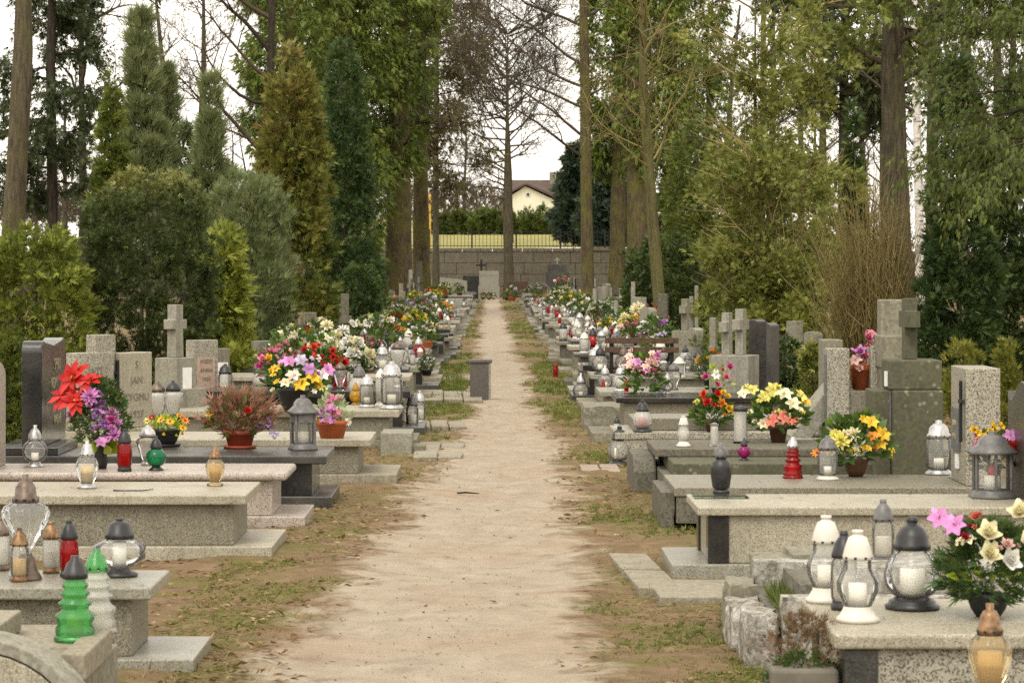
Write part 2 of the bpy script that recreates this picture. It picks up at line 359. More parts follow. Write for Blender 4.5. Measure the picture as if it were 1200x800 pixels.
def lathe_geo(prof, seg=20, rib=0, ribn=0, phase=0.0):
    V, Fc = [], []
    for r, z in prof:
        for k in range(seg):
            a = 2*math.pi*k/seg+phase
            rr = r*(1+rib*math.cos(a*ribn)) if rib else r
            V.append((rr*math.cos(a), rr*math.sin(a), z))
    for i in range(len(prof)-1):
        for k in range(seg):
            a, b = i*seg+k, i*seg+(k+1) % seg
            Fc.append((a, b, b+seg, a+seg))
    return V, Fc
def tube_geo(pts, rad, n=6):
    """tapered tube along a polyline"""
    V, Fc = [], []
    P = [Vector(p) for p in pts]; up = Vector((.13, .31, .94))
    for i, p in enumerate(P):
        d = (P[min(i+1, len(P)-1)]-P[max(i-1, 0)])
        if d.length < 1e-9: d = Vector((0, 0, 1))
        d.normalize(); a = d.cross(up)
        if a.length < .05: a = d.cross(Vector((1, 0, 0)))
        a.normalize(); b = d.cross(a)
        for k in range(n):
            t = 2*math.pi*k/n; V.append(tuple(p+(a*math.cos(t)+b*math.sin(t))*rad[i]))
    for i in range(len(P)-1):
        for k in range(n):
            q, w = i*n+k, i*n+(k+1) % n; Fc.append((q, w, w+n, q+n))
    return V, Fc
class Acc:
    """gathers quads into one mesh"""
    def __init__(s): s.V = []; s.F = []; s.M = []; s.T = []
    def add(s, V, Fc, m=0, tint=None):
        o = len(s.V); s.V += V; s.F += [tuple(i+o for i in f) for f in Fc]; s.M += [m]*len(Fc); s.T += [random.random() if tint is None else tint]*len(V)
    def mesh(s, name, mats, smooth=True):
        me = npmesh(name, s.V, s.F, mats, s.T, s.M, smooth); return me

def text_mesh(s, size, mat, depth=.0015, align='CENTER'):
    cu = bpy.data.curves.new('lettering', 'FONT'); cu.body = s; cu.size = size; cu.align_x = align; cu.extrude = depth; cu.resolution_u = 2
    o = bpy.data.objects.new('lettering', cu); C.objects.link(o)
    me = bpy.data.meshes.new_from_object(o); bpy.data.objects.remove(o); bpy.data.curves.remove(cu)
    me.materials.clear(); me.materials.append(MATS[mat]); return me
def text_on(s, size, mat, parent, loc, facing):
    """facing: '+x', '-x' or '-y' = the side the words are read from"""
    rot = {'+x': (R(90), 0, R(90)), '-x': (R(90), 0, R(-90)), '-y': (R(90), 0, 0)}[facing]
    return put('lettering', text_mesh(s, size, mat), parent, loc, rot)

# ------------------------------------------------------------------ plant machinery
class Wob:
    """smooth pseudo-noise from a few random sines"""
    def __init__(s, freq, n=7, r=rng):
        s.k = r.normal(size=(n, 3)); s.k = s.k/np.linalg.norm(s.k, axis=1)[:, None]*freq*r.uniform(.5, 1.6, n)[:, None]; s.p = r.uniform(0, 6.28, n); s.n = n
    def __call__(s, P): return np.sin(P@s.k.T+s.p).sum(1)/math.sqrt(s.n)*.9
def unit(a): return a/np.maximum(np.linalg.norm(a, axis=1, keepdims=True), 1e-9)
# leaf sprays as templates in (along, across, up): lists of quads
def _dia(x0, y0, x1, y1, w, up=0.0):
    d = np.array([x1-x0, y1-y0]); n = np.array([-d[1], d[0]])/np.linalg.norm(d)*w; m = np.array([x0, y0])+d*.45
    return [(x0, y0, 0), (m[0]-n[0], m[1]-n[1], up), (x1, y1, 0), (m[0]+n[0], m[1]+n[1], up)]
def _tri(x0, y0, x1, y1, w, up=0.0):
    d = np.array([x1-x0, y1-y0]); n = np.array([-d[1], d[0]])/np.linalg.norm(d)*w; m = np.array([x0, y0])+d*.22
    return [(m[0]-n[0], m[1]-n[1], up), (x1, y1, 0), (m[0]+n[0], m[1]+n[1], up)]
TPL = {
    'fan': np.array(sum([_tri(0, 0, 1.12, 0, .10, .04), _tri(.12, 0, .85, .30, .085, .03), _tri(.12, 0, .85, -.30, .085, .03), _tri(.45, 0, 1.12, .17, .075)], []), dtype=float),
    'wisp': np.array(sum([_tri(0, 0, 1, 0, .045, .02), _tri(.1, 0, .8, .2, .04), _tri(.2, 0, .85, -.22, .04)], []), dtype=float),
    'tuft': np.array(sum([_tri(0, 0, 1, 0, .13, .05), _tri(0, 0, .7, .5, .13, .04), _tri(0, 0, .7, -.5, .13, .04)], []), dtype=float),
    'leaf': np.array(_dia(0, 0, 1, 0, .24, .08), dtype=float),
    'strap': np.array(_dia(0, 0, 1, 0, .10, .06), dtype=float),
    'blade': np.array(_tri(0, 0, 1, 0, .05, .05), dtype=float),
}
def sprays(name, P, D, size, mat, tint, tpl='fan', roll=None, sag=0.0):
    """one mesh of leaf sprays at points P growing along D"""
    T = TPL[tpl]; n = len(P); D = unit(D)
    ref = unit(rng.normal(size=(n, 3)) if roll is None else roll)
    A = unit(np.cross(D, ref)); U = np.cross(A, D)
    size = np.broadcast_to(np.asarray(size, float), (n,))
    L = T[None, :, 0, None]*D[:, None, :]+T[None, :, 1, None]*A[:, None, :]+T[None, :, 2, None]*U[:, None, :]
    V = P[:, None, :]+L*size[:, None, None]
    if sag: V[:, :, 2] -= sag*(T[None, :, 0]**2)*size[:, None]
    k = T.shape[0]; Fc = np.arange(n*k).reshape(-1, 4 if tpl in ('leaf', 'strap') else 3)
    tt = np.repeat(tint, k)+rng.normal(0, .05, n*k)
    return npmesh(name, V.reshape(-1, 3), Fc, mat, tt)
def crown_pts(n, z0, z1, rad, wob=.18, freq=1.6, shell=.35, gap=-.9, clump=3.5, lean=(0, 0), per=34):
    """points through a crown whose outline is rad(t), t from 0 at z0 to 1 at z1: leafy clumps of uneven reach, thinned in places"""
    W1, W2 = Wob(freq), Wob(clump)
    tt = np.linspace(0, 1, 200); w = np.maximum(np.array([rad(t) for t in tt]), .01)
    cdf = np.cumsum(w); cdf /= cdf[-1]; nc = max(24, n//per)
    t = np.interp(rng.random(nc), cdf, tt); th = rng.uniform(0, 2*np.pi, nc)
    r0 = np.interp(t, tt, w); z = z0+t*(z1-z0)
    Q = np.stack([r0*np.cos(th), r0*np.sin(th), z], 1)
    bump = 1+wob*W1(Q)+max(.075, wob*.55)*rng.normal(0, 1, nc)
    q = 1-shell*rng.random(nc)**1.5
    cs = math.sqrt(2*math.pi*w.mean()*(z1-z0)/nc)*.55
    Cn = np.stack([r0*bump*q*np.cos(th)+lean[0]*t, r0*bump*q*np.sin(th)+lean[1]*t, z], 1)
    oc = np.stack([np.cos(th), np.sin(th), np.zeros(nc)], 1)
    keep = W2(Cn)+rng.normal(0, .35, nc) > gap
    Cn, oc, t, q = Cn[keep], oc[keep], t[keep], q[keep]; tc = .6*W2(Cn)+rng.normal(0, .75, len(Cn))
    idx = rng.integers(0, len(Cn), n)
    g = rng.normal(0, 1, (n, 3))*np.array([1, 1, .9]); cz = cs*rng.uniform(.7, 1.2, len(Cn))[idx][:, None]
    P = Cn[idx]+g*cz*.55
    out = unit(oc[idx]*.75+g*.5)
    tq = np.clip(t[idx]+g[:, 2]*cz[:, 0]*.55/(z1-z0), 0, 1)
    return P, out, tq, q[idx], tc[idx]
def trunk_mesh(pts, rad, n=10, mat='bark_brown', flare=True):
    P, Rr = [], []
    pts = [Vector(p) for p in pts]
    for i in range(len(pts)-1):
        for k in range(4):
            u = k/4; P.append(pts[i].lerp(pts[i+1], u)); Rr.append(rad[i]*(1-u)+rad[i+1]*u)
    P.append(pts[-1]); Rr.append(rad[-1])
    if flare: Rr[0] *= 1.35; Rr[1] *= 1.12
    Rr = [r*random.uniform(.95, 1.05) for r in Rr]
    V, Fc = tube_geo(P, Rr, n)
    return npmesh('trunk', V, Fc, mat, smooth=True)
def branches(start, dirn, length, rad, depth, spread=.7, kids=4, up=.15, wig=.12, nseg=5, out=None, tips=None, minr=.004, shrink=.62):
    """recursive limbs; fills out with (points, radii, level) and tips with twig-end points and directions"""
    p = Vector(start); d = Vector(dirn).normalized(); pts = [p.copy()]; rr = [rad]
    for i in range(nseg):
        d = (d+Vector((random.gauss(0, wig), random.gauss(0, wig), random.gauss(0, wig)+up*.3))).normalized()
        p = p+d*(length/nseg); pts.append(p.copy()); rr.append(max(minr*.6, rad*(1-.75*(i+1)/nseg)))
    out.append((pts, rr, depth))
    if tips is not None and depth <= 1: tips.append((pts, d.copy()))
    if depth <= 0: return
    for k in range(kids):
        u = random.uniform(.22, .98)*nseg; i = min(int(u), nseg-1); q = pts[i].lerp(pts[i+1], u-i)
        dd = (pts[i+1]-pts[i]).normalized(); side = dd.cross(Vector((random.gauss(0,1), random.gauss(0,1), random.gauss(0,1))))
        if side.length < .01: continue
        nd = (dd*(1-spread*.5)+side.normalized()*spread+Vector((0, 0, up))).normalized()
        branches(q, nd, length*shrink*random.uniform(.65, 1.15), max(minr, rr[i]*.55), depth-1, spread, kids, up, wig, max(3, nseg-1), out, tips, minr, shrink)
def branch_mesh(name, segs, mat):
    A = Acc()
    for pts, rr, lv in segs: A.add(*tube_geo(pts, rr, 5 if lv >= 2 else 3))
    return A.mesh(name, mat)
def tip_pts(tips, per, jit):
    P, D = [], []
    for pts, d in tips:
        for _ in range(per):
            i = random.randrange(len(pts)-1); q = pts[i].lerp(pts[i+1], random.random())
            P.append((q.x+random.gauss(0, jit), q.y+random.gauss(0, jit), q.z+random.gauss(0, jit))); D.append((d.x, d.y, d.z))
    return np.array(P), np.array(D)

# ------------------------------------------------------------------ ground and path
_pe = [(1000,-.76,.34),(800,-.76,.36),(700,-.74,.42),(620,-.62,.48),(560,-.38,.42),(520,-.25,.45),(470,-.18,.44),(430,-.19,.41),(400,-.24,.35),(375,-.26,.32),(352,-.26,.28),(340,-.26,.28)]
_py = np.array([PY(a) for a, _, _ in _pe])
def path_l(Y): return np.interp(Y, _py, [b for _, b, _ in _pe])+.05*np.sin(Y*1.7)+.06*np.sin(Y*.43+2)+.035*np.sin(Y*4.1+1)+.02*np.sin(Y*9.3)
def path_r(Y): return np.interp(Y, _py, [c for _, _, c in _pe])+.05*np.sin(Y*1.4+2)+.06*np.sin(Y*.37)+.035*np.sin(Y*3.7)+.02*np.sin(Y*8.1)
def soil_z(X, Y, inside):
    z = .012*np.sin(X*3.1+Y*1.3)+.010*np.sin(X*7.3-Y*4.9+1)+.006*np.sin(X*17+Y*13)+.004*np.sin(X*31-Y*27)
    return z*.9-.012*inside
def build_ground():
    Ys = np.concatenate([np.arange(-60, 4, 8), np.arange(4, 26, .11), np.arange(26, 60, .25), np.arange(60, 136, .8), np.array([136, 140, 150, 170, 200, 260, 340, 450, 600, 800, 1100])])
    off = np.concatenate([np.array([300, 150, 80, 45, 28, 18, 12, 9, 7, 5.5, 4.5, 3.8, 3.2, 2.8]), np.arange(2.5, -.001, -.125)])
    nin = 14; rows = []
    for Y in Ys:
        l, r = float(path_l(Y)), float(path_r(Y))
        rows.append(np.concatenate([l-off, l+(r-l)*np.arange(1, nin)/nin, r+off[::-1]]))
    X = np.array(rows); YY = np.repeat(Ys[:, None], X.shape[1], 1)
    nl = len(off); ncol = X.shape[1]
    L, Rr = X[:, nl-1][:, None], X[:, nl-1+nin][:, None]
    d = np.maximum(np.maximum(L-X, X-Rr), 0)
    u = np.clip((X-L)/(Rr-L), 0, 1); ins = np.sin(u*np.pi)
    Z = soil_z(X, YY, ins)*np.clip(1-(d-3)/4, 0, 1)
    pn = np.where(d > 0, .52-d/.55, .52+.55*np.minimum(1, ins*1.5)); pn = np.clip(pn, 0, 1)
    V = np.stack([X, YY, Z], 2).reshape(-1, 3); pn = pn.ravel()
    i, j = np.meshgrid(np.arange(len(Ys)-1), np.arange(ncol-1), indexing='ij')
    q = i*ncol+j; Fq = np.stack([q, q+1, q+ncol+1, q+ncol], 2)
    sel = (j >= nl-1) & (j < nl-1+nin) & (Ys[i] < 131) & (Ys[i] >= 4)
    for nm, s in (('ground', ~sel), ('path', sel)):
        f = Fq[s].reshape(-1, 4); used = np.unique(f); mp = np.zeros(len(V), int); mp[used] = np.arange(len(used))
        me = npmesh(nm, V[used], mp[f], 'soil', smooth=True)
        at = me.attributes.new('pathness', 'FLOAT', 'POINT'); at.data.foreach_set('value', pn[used].astype(np.float32))
        tag(put(nm, me), {'ground': 'earth and mossy turf between the graves', 'path': 'trodden sandy path between the two rows of graves'}[nm], None, None, 'structure')
build_ground()

# ------------------------------------------------------------------ terrace beyond the cemetery: wall, lawn, fence, house
WY = 136.0
wallo = empty('retaining_wall', (0, WY, 0), 'brown stone block retaining wall at the far end of the path', 'wall')
box('core', -30, 30, .12, .5, -.3, 2.30, 'wall_stone', wallo, .01)
zz = 0.0
for ri, hh in enumerate((.56, .58, .56, .60)):
    x = -14+random.uniform(-.8, 0)
    while x < 14:
        w = random.uniform(1.1, 2.0)
        b = box('stone_block', x+.005, x+w-.005, -.02+random.uniform(-.012, .01), .12, zz+.004, zz+hh-.004, 'wall_stone', wallo, .02, 1); x += w
    zz += hh
for k in range(-10, 10): box('coping_stone', k*1.5+.01, k*1.5+1.49, -.10, .52, 2.305, 2.45, 'wall_stone', wallo, .02, 1)
lx = np.linspace(-16, 22, 31); ly = np.array([WY+.52, 140, 150, 165, 180, 200, 215, 230, 240, 246, 250])
def lawn_z(Y): return 2.40+max(0, Y-WY)*.033
LV = [(x, y, lawn_z(y)+.08*math.sin(x*.3)*math.sin(y*.2)) for y in ly for x in lx]
LF = [(i*31+j, i*31+j+1, (i+1)*31+j+1, (i+1)*31+j) for i in range(len(ly)-1) for j in range(30)]
tag(put('lawn', npmesh('lawn', LV, LF, 'lawn_grass', smooth=True)), 'yellowish lawn above the retaining wall', None, None, 'structure')  # yellowish is the grass's own colour
fen = empty('iron_fence', (0, WY+.2, 2.45), 'black iron picket fence along the top of the far wall', 'fence')
fx = [PX(p, WY) for p in (400, 452, 503, 553, 605, 657, 709, 760)]
pme = boxmesh('post', -.04, .04, -.04, .04, 0, .95, 'iron_black', .005, 1); kme = boxmesh('picket', -.012, .012, -.012, .012, .03, .86, 'iron_black', 0)
for x in fx: put('post', pme, fen, (x, 0, 0))
for a, b in zip(fx[:-1], fx[1:]):
    for z in (.10, .78): box('rail', a+.04, b-.04, -.016, .016, z, z+.035, 'iron_black', fen, 0)
    n = int((b-a)/.17)
    for k in range(1, n): put('picket', kme, fen, (a+(b-a)*k/n, .03, 0))
tag(box('gas_post', PX(503.5, 137.5)-.07, PX(503.5, 137.5)+.07, 137.5, 137.64, 2.4, 5.2, 'post_yellow', None, .02), 'thin yellow post standing behind the iron fence', 'post')
# house
hy = 225.0; hz = lawn_z(hy)
def hx(p): return PX(p, hy)
def hzz(p): return PZ(p, hy)
house = empty('house', (0, hy, 0), 'cream rendered house with brown roof and chimney on the hill', 'house')
x0, x1 = hx(606), hx(672); ze = hzz(240); zr = hzz(211)
box('wall', x0, x1, 0, 8, hz-.5, ze, 'house_cream', house, .02)
gx0, gxa, gx1 = hx(588), hx(616), hx(652); ga = hzz(219)
prism('gable_wall', [(gx0, hz-.5), (gx1, hz-.5), (gx1, hzz(236)), (gxa, ga), (gx0, hzz(236))], -1.2, -.01, 'y', 'house_cream', house, bev=0)
def slab3(name, a, b, c, d, th, mat, parent):
    V = [Vector(q) for q in (a, b, c, d)]; n = (V[1]-V[0]).cross(V[3]-V[0]).normalized()*th
    vs = [tuple(v) for v in V]+[tuple(v+n) for v in V]
    return put(name, pymesh(name, vs, [(0,1,2,3), (7,6,5,4), (0,4,5,1), (1,5,6,2), (2,6,7,3), (3,7,4,0)], mat), parent)
rf = slab3('roof', (x0-.5, -.6, ze-.2), (x1+.5, -.6, ze-.2), (x1+.5, 4, zr), (x0-.5, 4, zr), .15, 'roof_brown', house)
slab3('roof', (x1+.5, 8.6, ze-.2), (x0-.5, 8.6, ze-.2), (x0-.5, 4.0, zr), (x1+.5, 4.0, zr), .15, 'roof_brown', house)
slab3('roof', (gxa, -1.6, ga+.12), (gx1+.7, -1.6, hzz(239.5)+.12), (gx1+.7, 2.2, hzz(239.5)+.12), (gxa, 2.2, ga+.12), .16, 'roof_brown', house)
slab3('roof', (gx0-.7, -1.6, hzz(239.5)+.12), (gxa, -1.6, ga+.12), (gxa, 2.2, ga+.12), (gx0-.7, 2.2, hzz(239.5)+.12), .16, 'roof_brown', house)
box('chimney', hx(645), hx(651.5), 3.2, 4.0, zr-.6, hzz(200), 'concrete_old', house, .03)
for p0, p1, q0, q1 in ((616, 621, 226, 231), (630, 636, 240, 247), (655, 662, 245, 254)):
    fr = box('window', hx(p0), hx(p1), -1.26 if p1 < 650 else -.05, -1.195 if p1 < 650 else .02, hzz(q1), hzz(q0), 'plastic_white', house, 0)
    w2 = (hx(p1)-hx(p0))/2-.06; put('pane', boxmesh('pane', -w2, w2, -.035-.01, -.036, .06, hzz(q0)-hzz(q1)-.06, 'window_dark', 0), fr)

# ------------------------------------------------------------------ trees and shrubs
def shrub(name, label, cat, px, Y, top, base_py, wpx, n, size, mat, rad, tpl='fan', wob=.18, freq=2.0, updir=.35, tintf=None, shell=.35, gap=-1.0, clump=4.5, sag=0, stem='bark_brown', z0=None, group=None, lean=(0,0), stems=1, rscale=None):
    """a conifer or shrub: px centre, top and base rows, width in the photograph at distance Y"""
    X = PX(px, Y); zt = PZ(top, Y); zb = PZ(base_py, Y) if z0 is None else z0; Rm = wpx/2/F*Y
    o = empty(name, (X, Y, 0), label, cat, group)
    P, out, t, q, cl = crown_pts(n, zb, zt, lambda u: Rm*rad(u), wob, freq/max(Rm, .3)*.8, shell, gap, clump/max(Rm, .3)*.8, lean)
    D = out+np.array([0, 0, updir])+rng.normal(0, .45, (len(P), 3))
    tint = .42+.16*cl+rng.normal(0, .2, len(P)) if tintf is None else tintf(P, t, cl, X)
    put('crown', sprays('crown', P, D, size*rng.uniform(.6, 1.3, len(P)), mat, tint, tpl, sag=sag), o)
    h = zt*.86
    for s in range(stems):
        ax = 0 if stems == 1 else random.uniform(-.5, .5)*Rm; ay = 0 if stems == 1 else random.uniform(-.5, .5)*Rm
        put('trunk', trunk_mesh([(ax*.4, ay*.4, -.1), (ax*.7+lean[0]*.3, ay*.7, h*.4), (ax+lean[0]*.8, ay+lean[1]*.8, h)], [max(.035, Rm*.07), max(.025, Rm*.05), .008], 7, stem), o)
    return o
dome = lambda t: (1-abs(2*max(0, t-.72)/.56)**2.2)**.5*(.86+.14*math.sin(min(1, t*2)*1.57)) if t > .72 else .9+.1*math.sin(t*2.2)
cone = lambda t: max(.02, (1-t)**.75*(.55+.45*min(1, t*5)))
spin = lambda t: max(.03, math.sin(math.pi*min(1, .12+t*.88))**.7*(1-.25*t))
colm = lambda t: max(.03, (1-max(0, t-.7)/.3*1.0)**.6 if t > .7 else .75+.25*min(1, t*4))
fuzzy = lambda P, t, cl, X: .30+.10*cl+rng.normal(0, .17, len(P))+.65*np.clip((t-.82)/.15, 0, 1)

# --- left side
shrub('yew_shrub', 'big rounded dark green clipped shrub with yellowish top behind the black headstone', 'shrub', 174, 27.0, 197, 478, 146, 31000, .055, 'leaf_yew', dome, 'tuft', .05, 3.0, .5, fuzzy, .30, -1.2, 7.0)
shrub('thuja_bush', 'yellowish green feathery thuja bush beside the big rounded shrub', 'shrub', 42, 26.0, 272, 480, 128, 12000, .085, 'leaf_thuja_bright', dome, 'fan', .16, 3.0, .5, lambda P, t, cl, X: .30+.15*cl+rng.normal(0, .2, len(P)))
shrub('boxwood_shrub', 'fine leaved green shrub behind the tall black headstone', 'shrub', 10, 19.5, 392, 535, 62, 9000, .045, 'leaf_thuja', dome, 'tuft', .12, 4, .5)
shrub('thuja_sapling', 'bright lime green thuja with open flat sprays', 'shrub', 262, 29.0, 258, 470, 62, 5200, .125, 'leaf_thuja_bright', spin, 'fan', .2, 3, .35, lambda P, t, cl, X: .62+.15*cl+rng.normal(0, .15, len(P)), .6)
shrub('thuja_sapling', 'low lime green thuja clump beside a grey stele', 'shrub', 276, 28.0, 412, 470, 34, 1500, .10, 'leaf_thuja_bright', dome, 'fan', .2, 3, .35, lambda P, t, cl, X: .72+.15*cl+rng.normal(0, .15, len(P)), .6)
shrub('juniper_tree', 'soft grey green juniper with wispy upright foliage', 'tree', 288, 32.0, 205, 450, 92, 14000, .13, 'leaf_juniper', dome, 'wisp', .14, 2.5, 1.4, lambda P, t, cl, X: .30+.14*cl+rng.normal(0, .13, len(P)), stems=4)
shrub('thuja_bush', 'green thuja bush under the rusty thuja cone', 'shrub', 318, 33.5, 280, 450, 40, 5000, .10, 'leaf_thuja', spin, 'fan', .16, 3, .5)
rust = lambda P, t, cl, X: np.clip(.30+.12*cl+rng.normal(0, .1, len(P))+np.clip((t-.38)*.85, 0, .42)*np.clip(.75-P[:, 0]*.55-P[:, 1]*.12, .1, 1.3), 0, 1)
shrub('thuja_cone', 'tall conical thuja turning rusty brown on its upper side', 'tree', 342, 38.0, 45, 445, 124, 20000, .13, 'leaf_thuja_rust', lambda t: max(.03, (1-t)**.62*(.72+.28*min(1, t*4))), 'fan', .11, 2.6, .45, rust)
shrub('cypress_column', 'tall narrow blue green cypress beside the rusty thuja', 'tree', 402, 43.0, 36, 400, 90, 19000, .10, 'leaf_cypress', lambda t: max(.03, (1-t)**.6*(.8+.2*min(1, t*4))), 'fan', .14, 3, .4, lambda P, t, cl, X: .36+.14*cl+rng.normal(0, .18, len(P)))
shrub('clipped_thuja', 'low clipped flat topped dark green hedge bush by grey crosses', 'shrub', 424, 42.0, 314, 400, 38, 6500, .07, 'leaf_cypress', lambda t: .95 if t < .93 else .75, 'tuft', .04, 3, .5)
shrub('thuja_cone', 'small yellow green conical thuja rising behind the big rounded shrub', 'tree', 131, 38.0, 84, 330, 48, 7000, .12, 'leaf_thuja', cone, 'fan', .12, 3, .45, lambda P, t, cl, X: .45+.2*cl+rng.normal(0, .15, len(P)))
def juniper(px, Y, top, base, w, n, label, thin):
    return shrub('juniper_tree', label, 'tree', px, Y, top, base, w, n, .24, 'leaf_juniper', lambda t: max(.05, (1-t)**.8*(.4+.6*min(1, t*2.2))), 'wisp', .3, 3, 1.5, lambda P, t, cl, X: .36+.14*cl+rng.normal(0, .13, len(P))+.25*np.clip(t-.6, 0, 1), .8, thin, 4)
juniper(166, 46.0, -18, 330, 74, 11000, 'tall feathery grey green juniper with a thin bare top', -.7)
juniper(193, 47.0, 62, 330, 50, 6000, 'shorter feathery juniper leaning against the tall one', -.6)
juniper(247, 44.0, 84, 330, 56, 6000, 'pale wispy juniper with see through top beside bare limbs', -.5)
shrub('thuja_bush', 'brownish evergreen bush in the gap between two junipers', 'shrub', 212, 50.0, 135, 330, 52, 5500, .15, 'leaf_juniper', spin, 'fan', .25, 3, .5, lambda P, t, cl, X: .25+.14*cl+rng.normal(0, .12, len(P)), .6, -.7)

def bare(name, label, px, Y, rpx, lean, top, mat, limbs, bmat='twig_brown', cat='tree', leafy=None, group=None, base=0.0, bow=(.3, .62), tip=.5):
    """a leafless tree: trunk plus limbs given as (row, direction, length m, radius m, depth, kids)"""
    X = PX(px, Y); r = rpx/2/F*Y; zt = PZ(top, Y)
    o = empty(name, (X, Y, base), label, cat, group); zt -= base
    mid = .5; L = lean/F*Y
    tr = [Vector((0, 0, -.2)), Vector((L*bow[0]+random.uniform(-.3, .3)*r, 0, zt*.33)), Vector((L*bow[1]+random.uniform(-.4, .4)*r, 0, zt*.66)), Vector((L, 0, zt))]
    put('trunk', trunk_mesh(tr, [r, r*.88, r*(.24+tip), r*tip], 12, mat), o)
    def on(z):
        u = min(max(z/zt, 0), .999)*3; i = int(u); return tr[i].lerp(tr[i+1], u-i)
    segs, tips = [], []
    for row, d, ln, rd, dp, kd in limbs:
        branches(on(PZ(row, Y)-base), d, ln, rd, dp, .75, kd, .12, .13, 6, segs, tips, .004*Y/40)
    if segs: put('limbs', branch_mesh('limbs', segs, bmat), o)['kind'] = 'stuff'
    if leafy and tips:
        lm, per, sz, tp, droop, jit, tn = leafy
        P, D = tip_pts(tips, per, jit); D = D*.5+rng.normal(0, .5, D.shape)+np.array([0, 0, droop])
        put('crown', sprays('crown', P, D, sz*rng.uniform(.6, 1.3, len(P)), lm, np.clip(tn+rng.normal(0, .16, len(P)), 0, 1), tp), o)
    return o
def ring(rows, ln, rd, dp, kd, upz=.3, n=1, flat=None):
    L = []
    for i, row in enumerate(rows):
        for k in range(n):
            a = random.uniform(0, 6.28) if flat is None else random.choice([0, math.pi])+random.uniform(-flat, flat)
            L.append((row, (math.cos(a), math.sin(a), upz), ln*random.uniform(.75, 1.2), rd, dp, kd))
    return L
bare('pine_tree', 'thick brown pine trunk beyond the yellowish thuja bush', 9, 48.0, 30, 20, -120, 'bark_pine', [])
spl = ring(range(-60, 250, 15), 1.1, .028, 1, 7, -.12, 2)
bare('spruce_tree', 'dark spruce with drooping tiers next to the thick pine trunk', 61, 54.0, 15, 2, -90, 'bark_dark', spl, 'twig_brown', 'tree', ('leaf_spruce', 30, .16, 'fan', -.8, .05, .4))
bare('bare_tree', 'dark leafless tree reaching crooked limbs over the junipers', 312, 62.0, 13, 8, -60, 'bark_dark',
     [(20, (-1, .1, .45), 3.0, .065, 3, 5), (60, (-.9, -.3, .9), 2.8, .06, 3, 5), (118, (-1, .2, .10), 2.2, .055, 3, 5), (185, (-1, -.2, .75), 2.5, .065, 3, 5), (225, (-1, .1, .65), 2.3, .055, 3, 4), (5, (-.6, .2, .9), 3, .06, 3, 5), (90, (-1, -.1, .6), 2.4, .05, 3, 5)])
bare('bare_tree', 'slim leafless tree with fine twigs behind the spruce', 98, 70.0, 9, -4, -80, 'bark_dark', ring(range(-40, 170, 22), 2.0, .05, 2, 6, .5))
# giant thujas shading the left row: bare boles, hanging foliage above
def giant(label, px, Y, rpx, foot, crown_px, crown_w, n, lean=0, mat='bark_moss', size=.19, topz=17.0, deep=1.0):
    X = PX(px, Y); r = rpx/2/F*Y; o = empty('giant_thuja', (X, Y, 0), label, 'tree', 'giant thujas over the rows')
    Ln = lean/F*Y
    put('trunk', trunk_mesh([(-Ln*.2, 0, -.2), (Ln*.2, 0, 3), (Ln*.6, 0, 8), (Ln, 0, topz*.9)], [r, r*.86, r*.66, r*.2], 14, mat), o)
    cx = PX(crown_px, Y)-X; zb = PZ(foot, Y); Rm = crown_w/2/F*Y
    P, out, t, q, cl = crown_pts(n, zb, topz, lambda u: Rm*(.62+.38*min(1, u*4.5))*(1 if u < .55 else max(.1, 1-(u-.55)/.5)), .16, .9, .45, -.85, 1.7)
    P[:, 0] += cx
    D = out*.8+np.array([0, 0, -.25])+rng.normal(0, .5, (len(P), 3))
    put('crown', sprays('crown', P, D, size*rng.uniform(.6, 1.35, len(P)), 'leaf_giant', .42+.17*cl+rng.normal(0, .2, len(P)), 'fan', sag=.3), o)
    segs = []
    for k in range(14):
        a = random.uniform(0, 6.28); branches((0, 0, random.uniform(zb, topz*.7)), (math.cos(a)+cx/Rm*.5, math.sin(a), .15), Rm*.9, .05, 1, .6, 4, .1, .1, 5, segs, None)
    put('limbs', branch_mesh('limbs', segs, 'twig_brown'), o)['kind'] = 'stuff'
    return o
giant('huge ivy clad thuja with thick mossy trunk on the left of the path', 467, 86.0, 33, 205, 452, 112, 24000, 2)
giant('giant thuja with a slimmer trunk behind the thick mossy one', 494, 92.0, 22, 190, 476, 66, 12000, -3)
giant('giant thuja whose dark crown rises over the blue green cypress', 405, 84.0, 24, 330, 404, 118, 24000, 0)
giant('giant thuja filling the gap behind the blue green cypress', 372, 88.0, 20, 300, 372, 90, 16000, 0)
giant('giant thuja whose crown rises over the rusty thuja cone', 338, 80.0, 22, 260, 336, 104, 19000, 0)
# centre: brown needled tree at the wall
ct = bare('brown_conifer', 'brown needled tree with spreading limbs in front of the far wall', 597, 128.0, 12, -2, 40, 'bark_brown',
     ring(range(90, 235, 16), 2.0, .055, 2, 6, .25, 1, .7)+ring(range(-20, 150, 7), 2.6, .045, 3, 4, .7, 1, .8)+[(r, (-1, random.uniform(-.6, .6), random.uniform(-.15, .3)), random.uniform(2.0, 3.4), .05, 2, 6) for r in range(90, 232, 12)], 'twig_brown', tip=.12)
bare('brown_conifer', 'dark brownish evergreen with hanging clumps beside the mossy giant trunk', 511, 112.0, 8, 2, -60, 'bark_brown',
     ring(range(-50, 225, 10), 1.9, .04, 2, 6, .1, 1), 'twig_brown', 'tree', ('leaf_brownyew', 6, .28, 'fan', -.7, .14, .4))
bare('bare_tree', 'tall bare tree with fine branching against the white sky', 598, 150.0, 7, -6, 30, 'bark_dark', ring(range(40, 190, 7), 4.0, .05, 3, 5, .75, 1, .9), base=2.6, tip=.1)
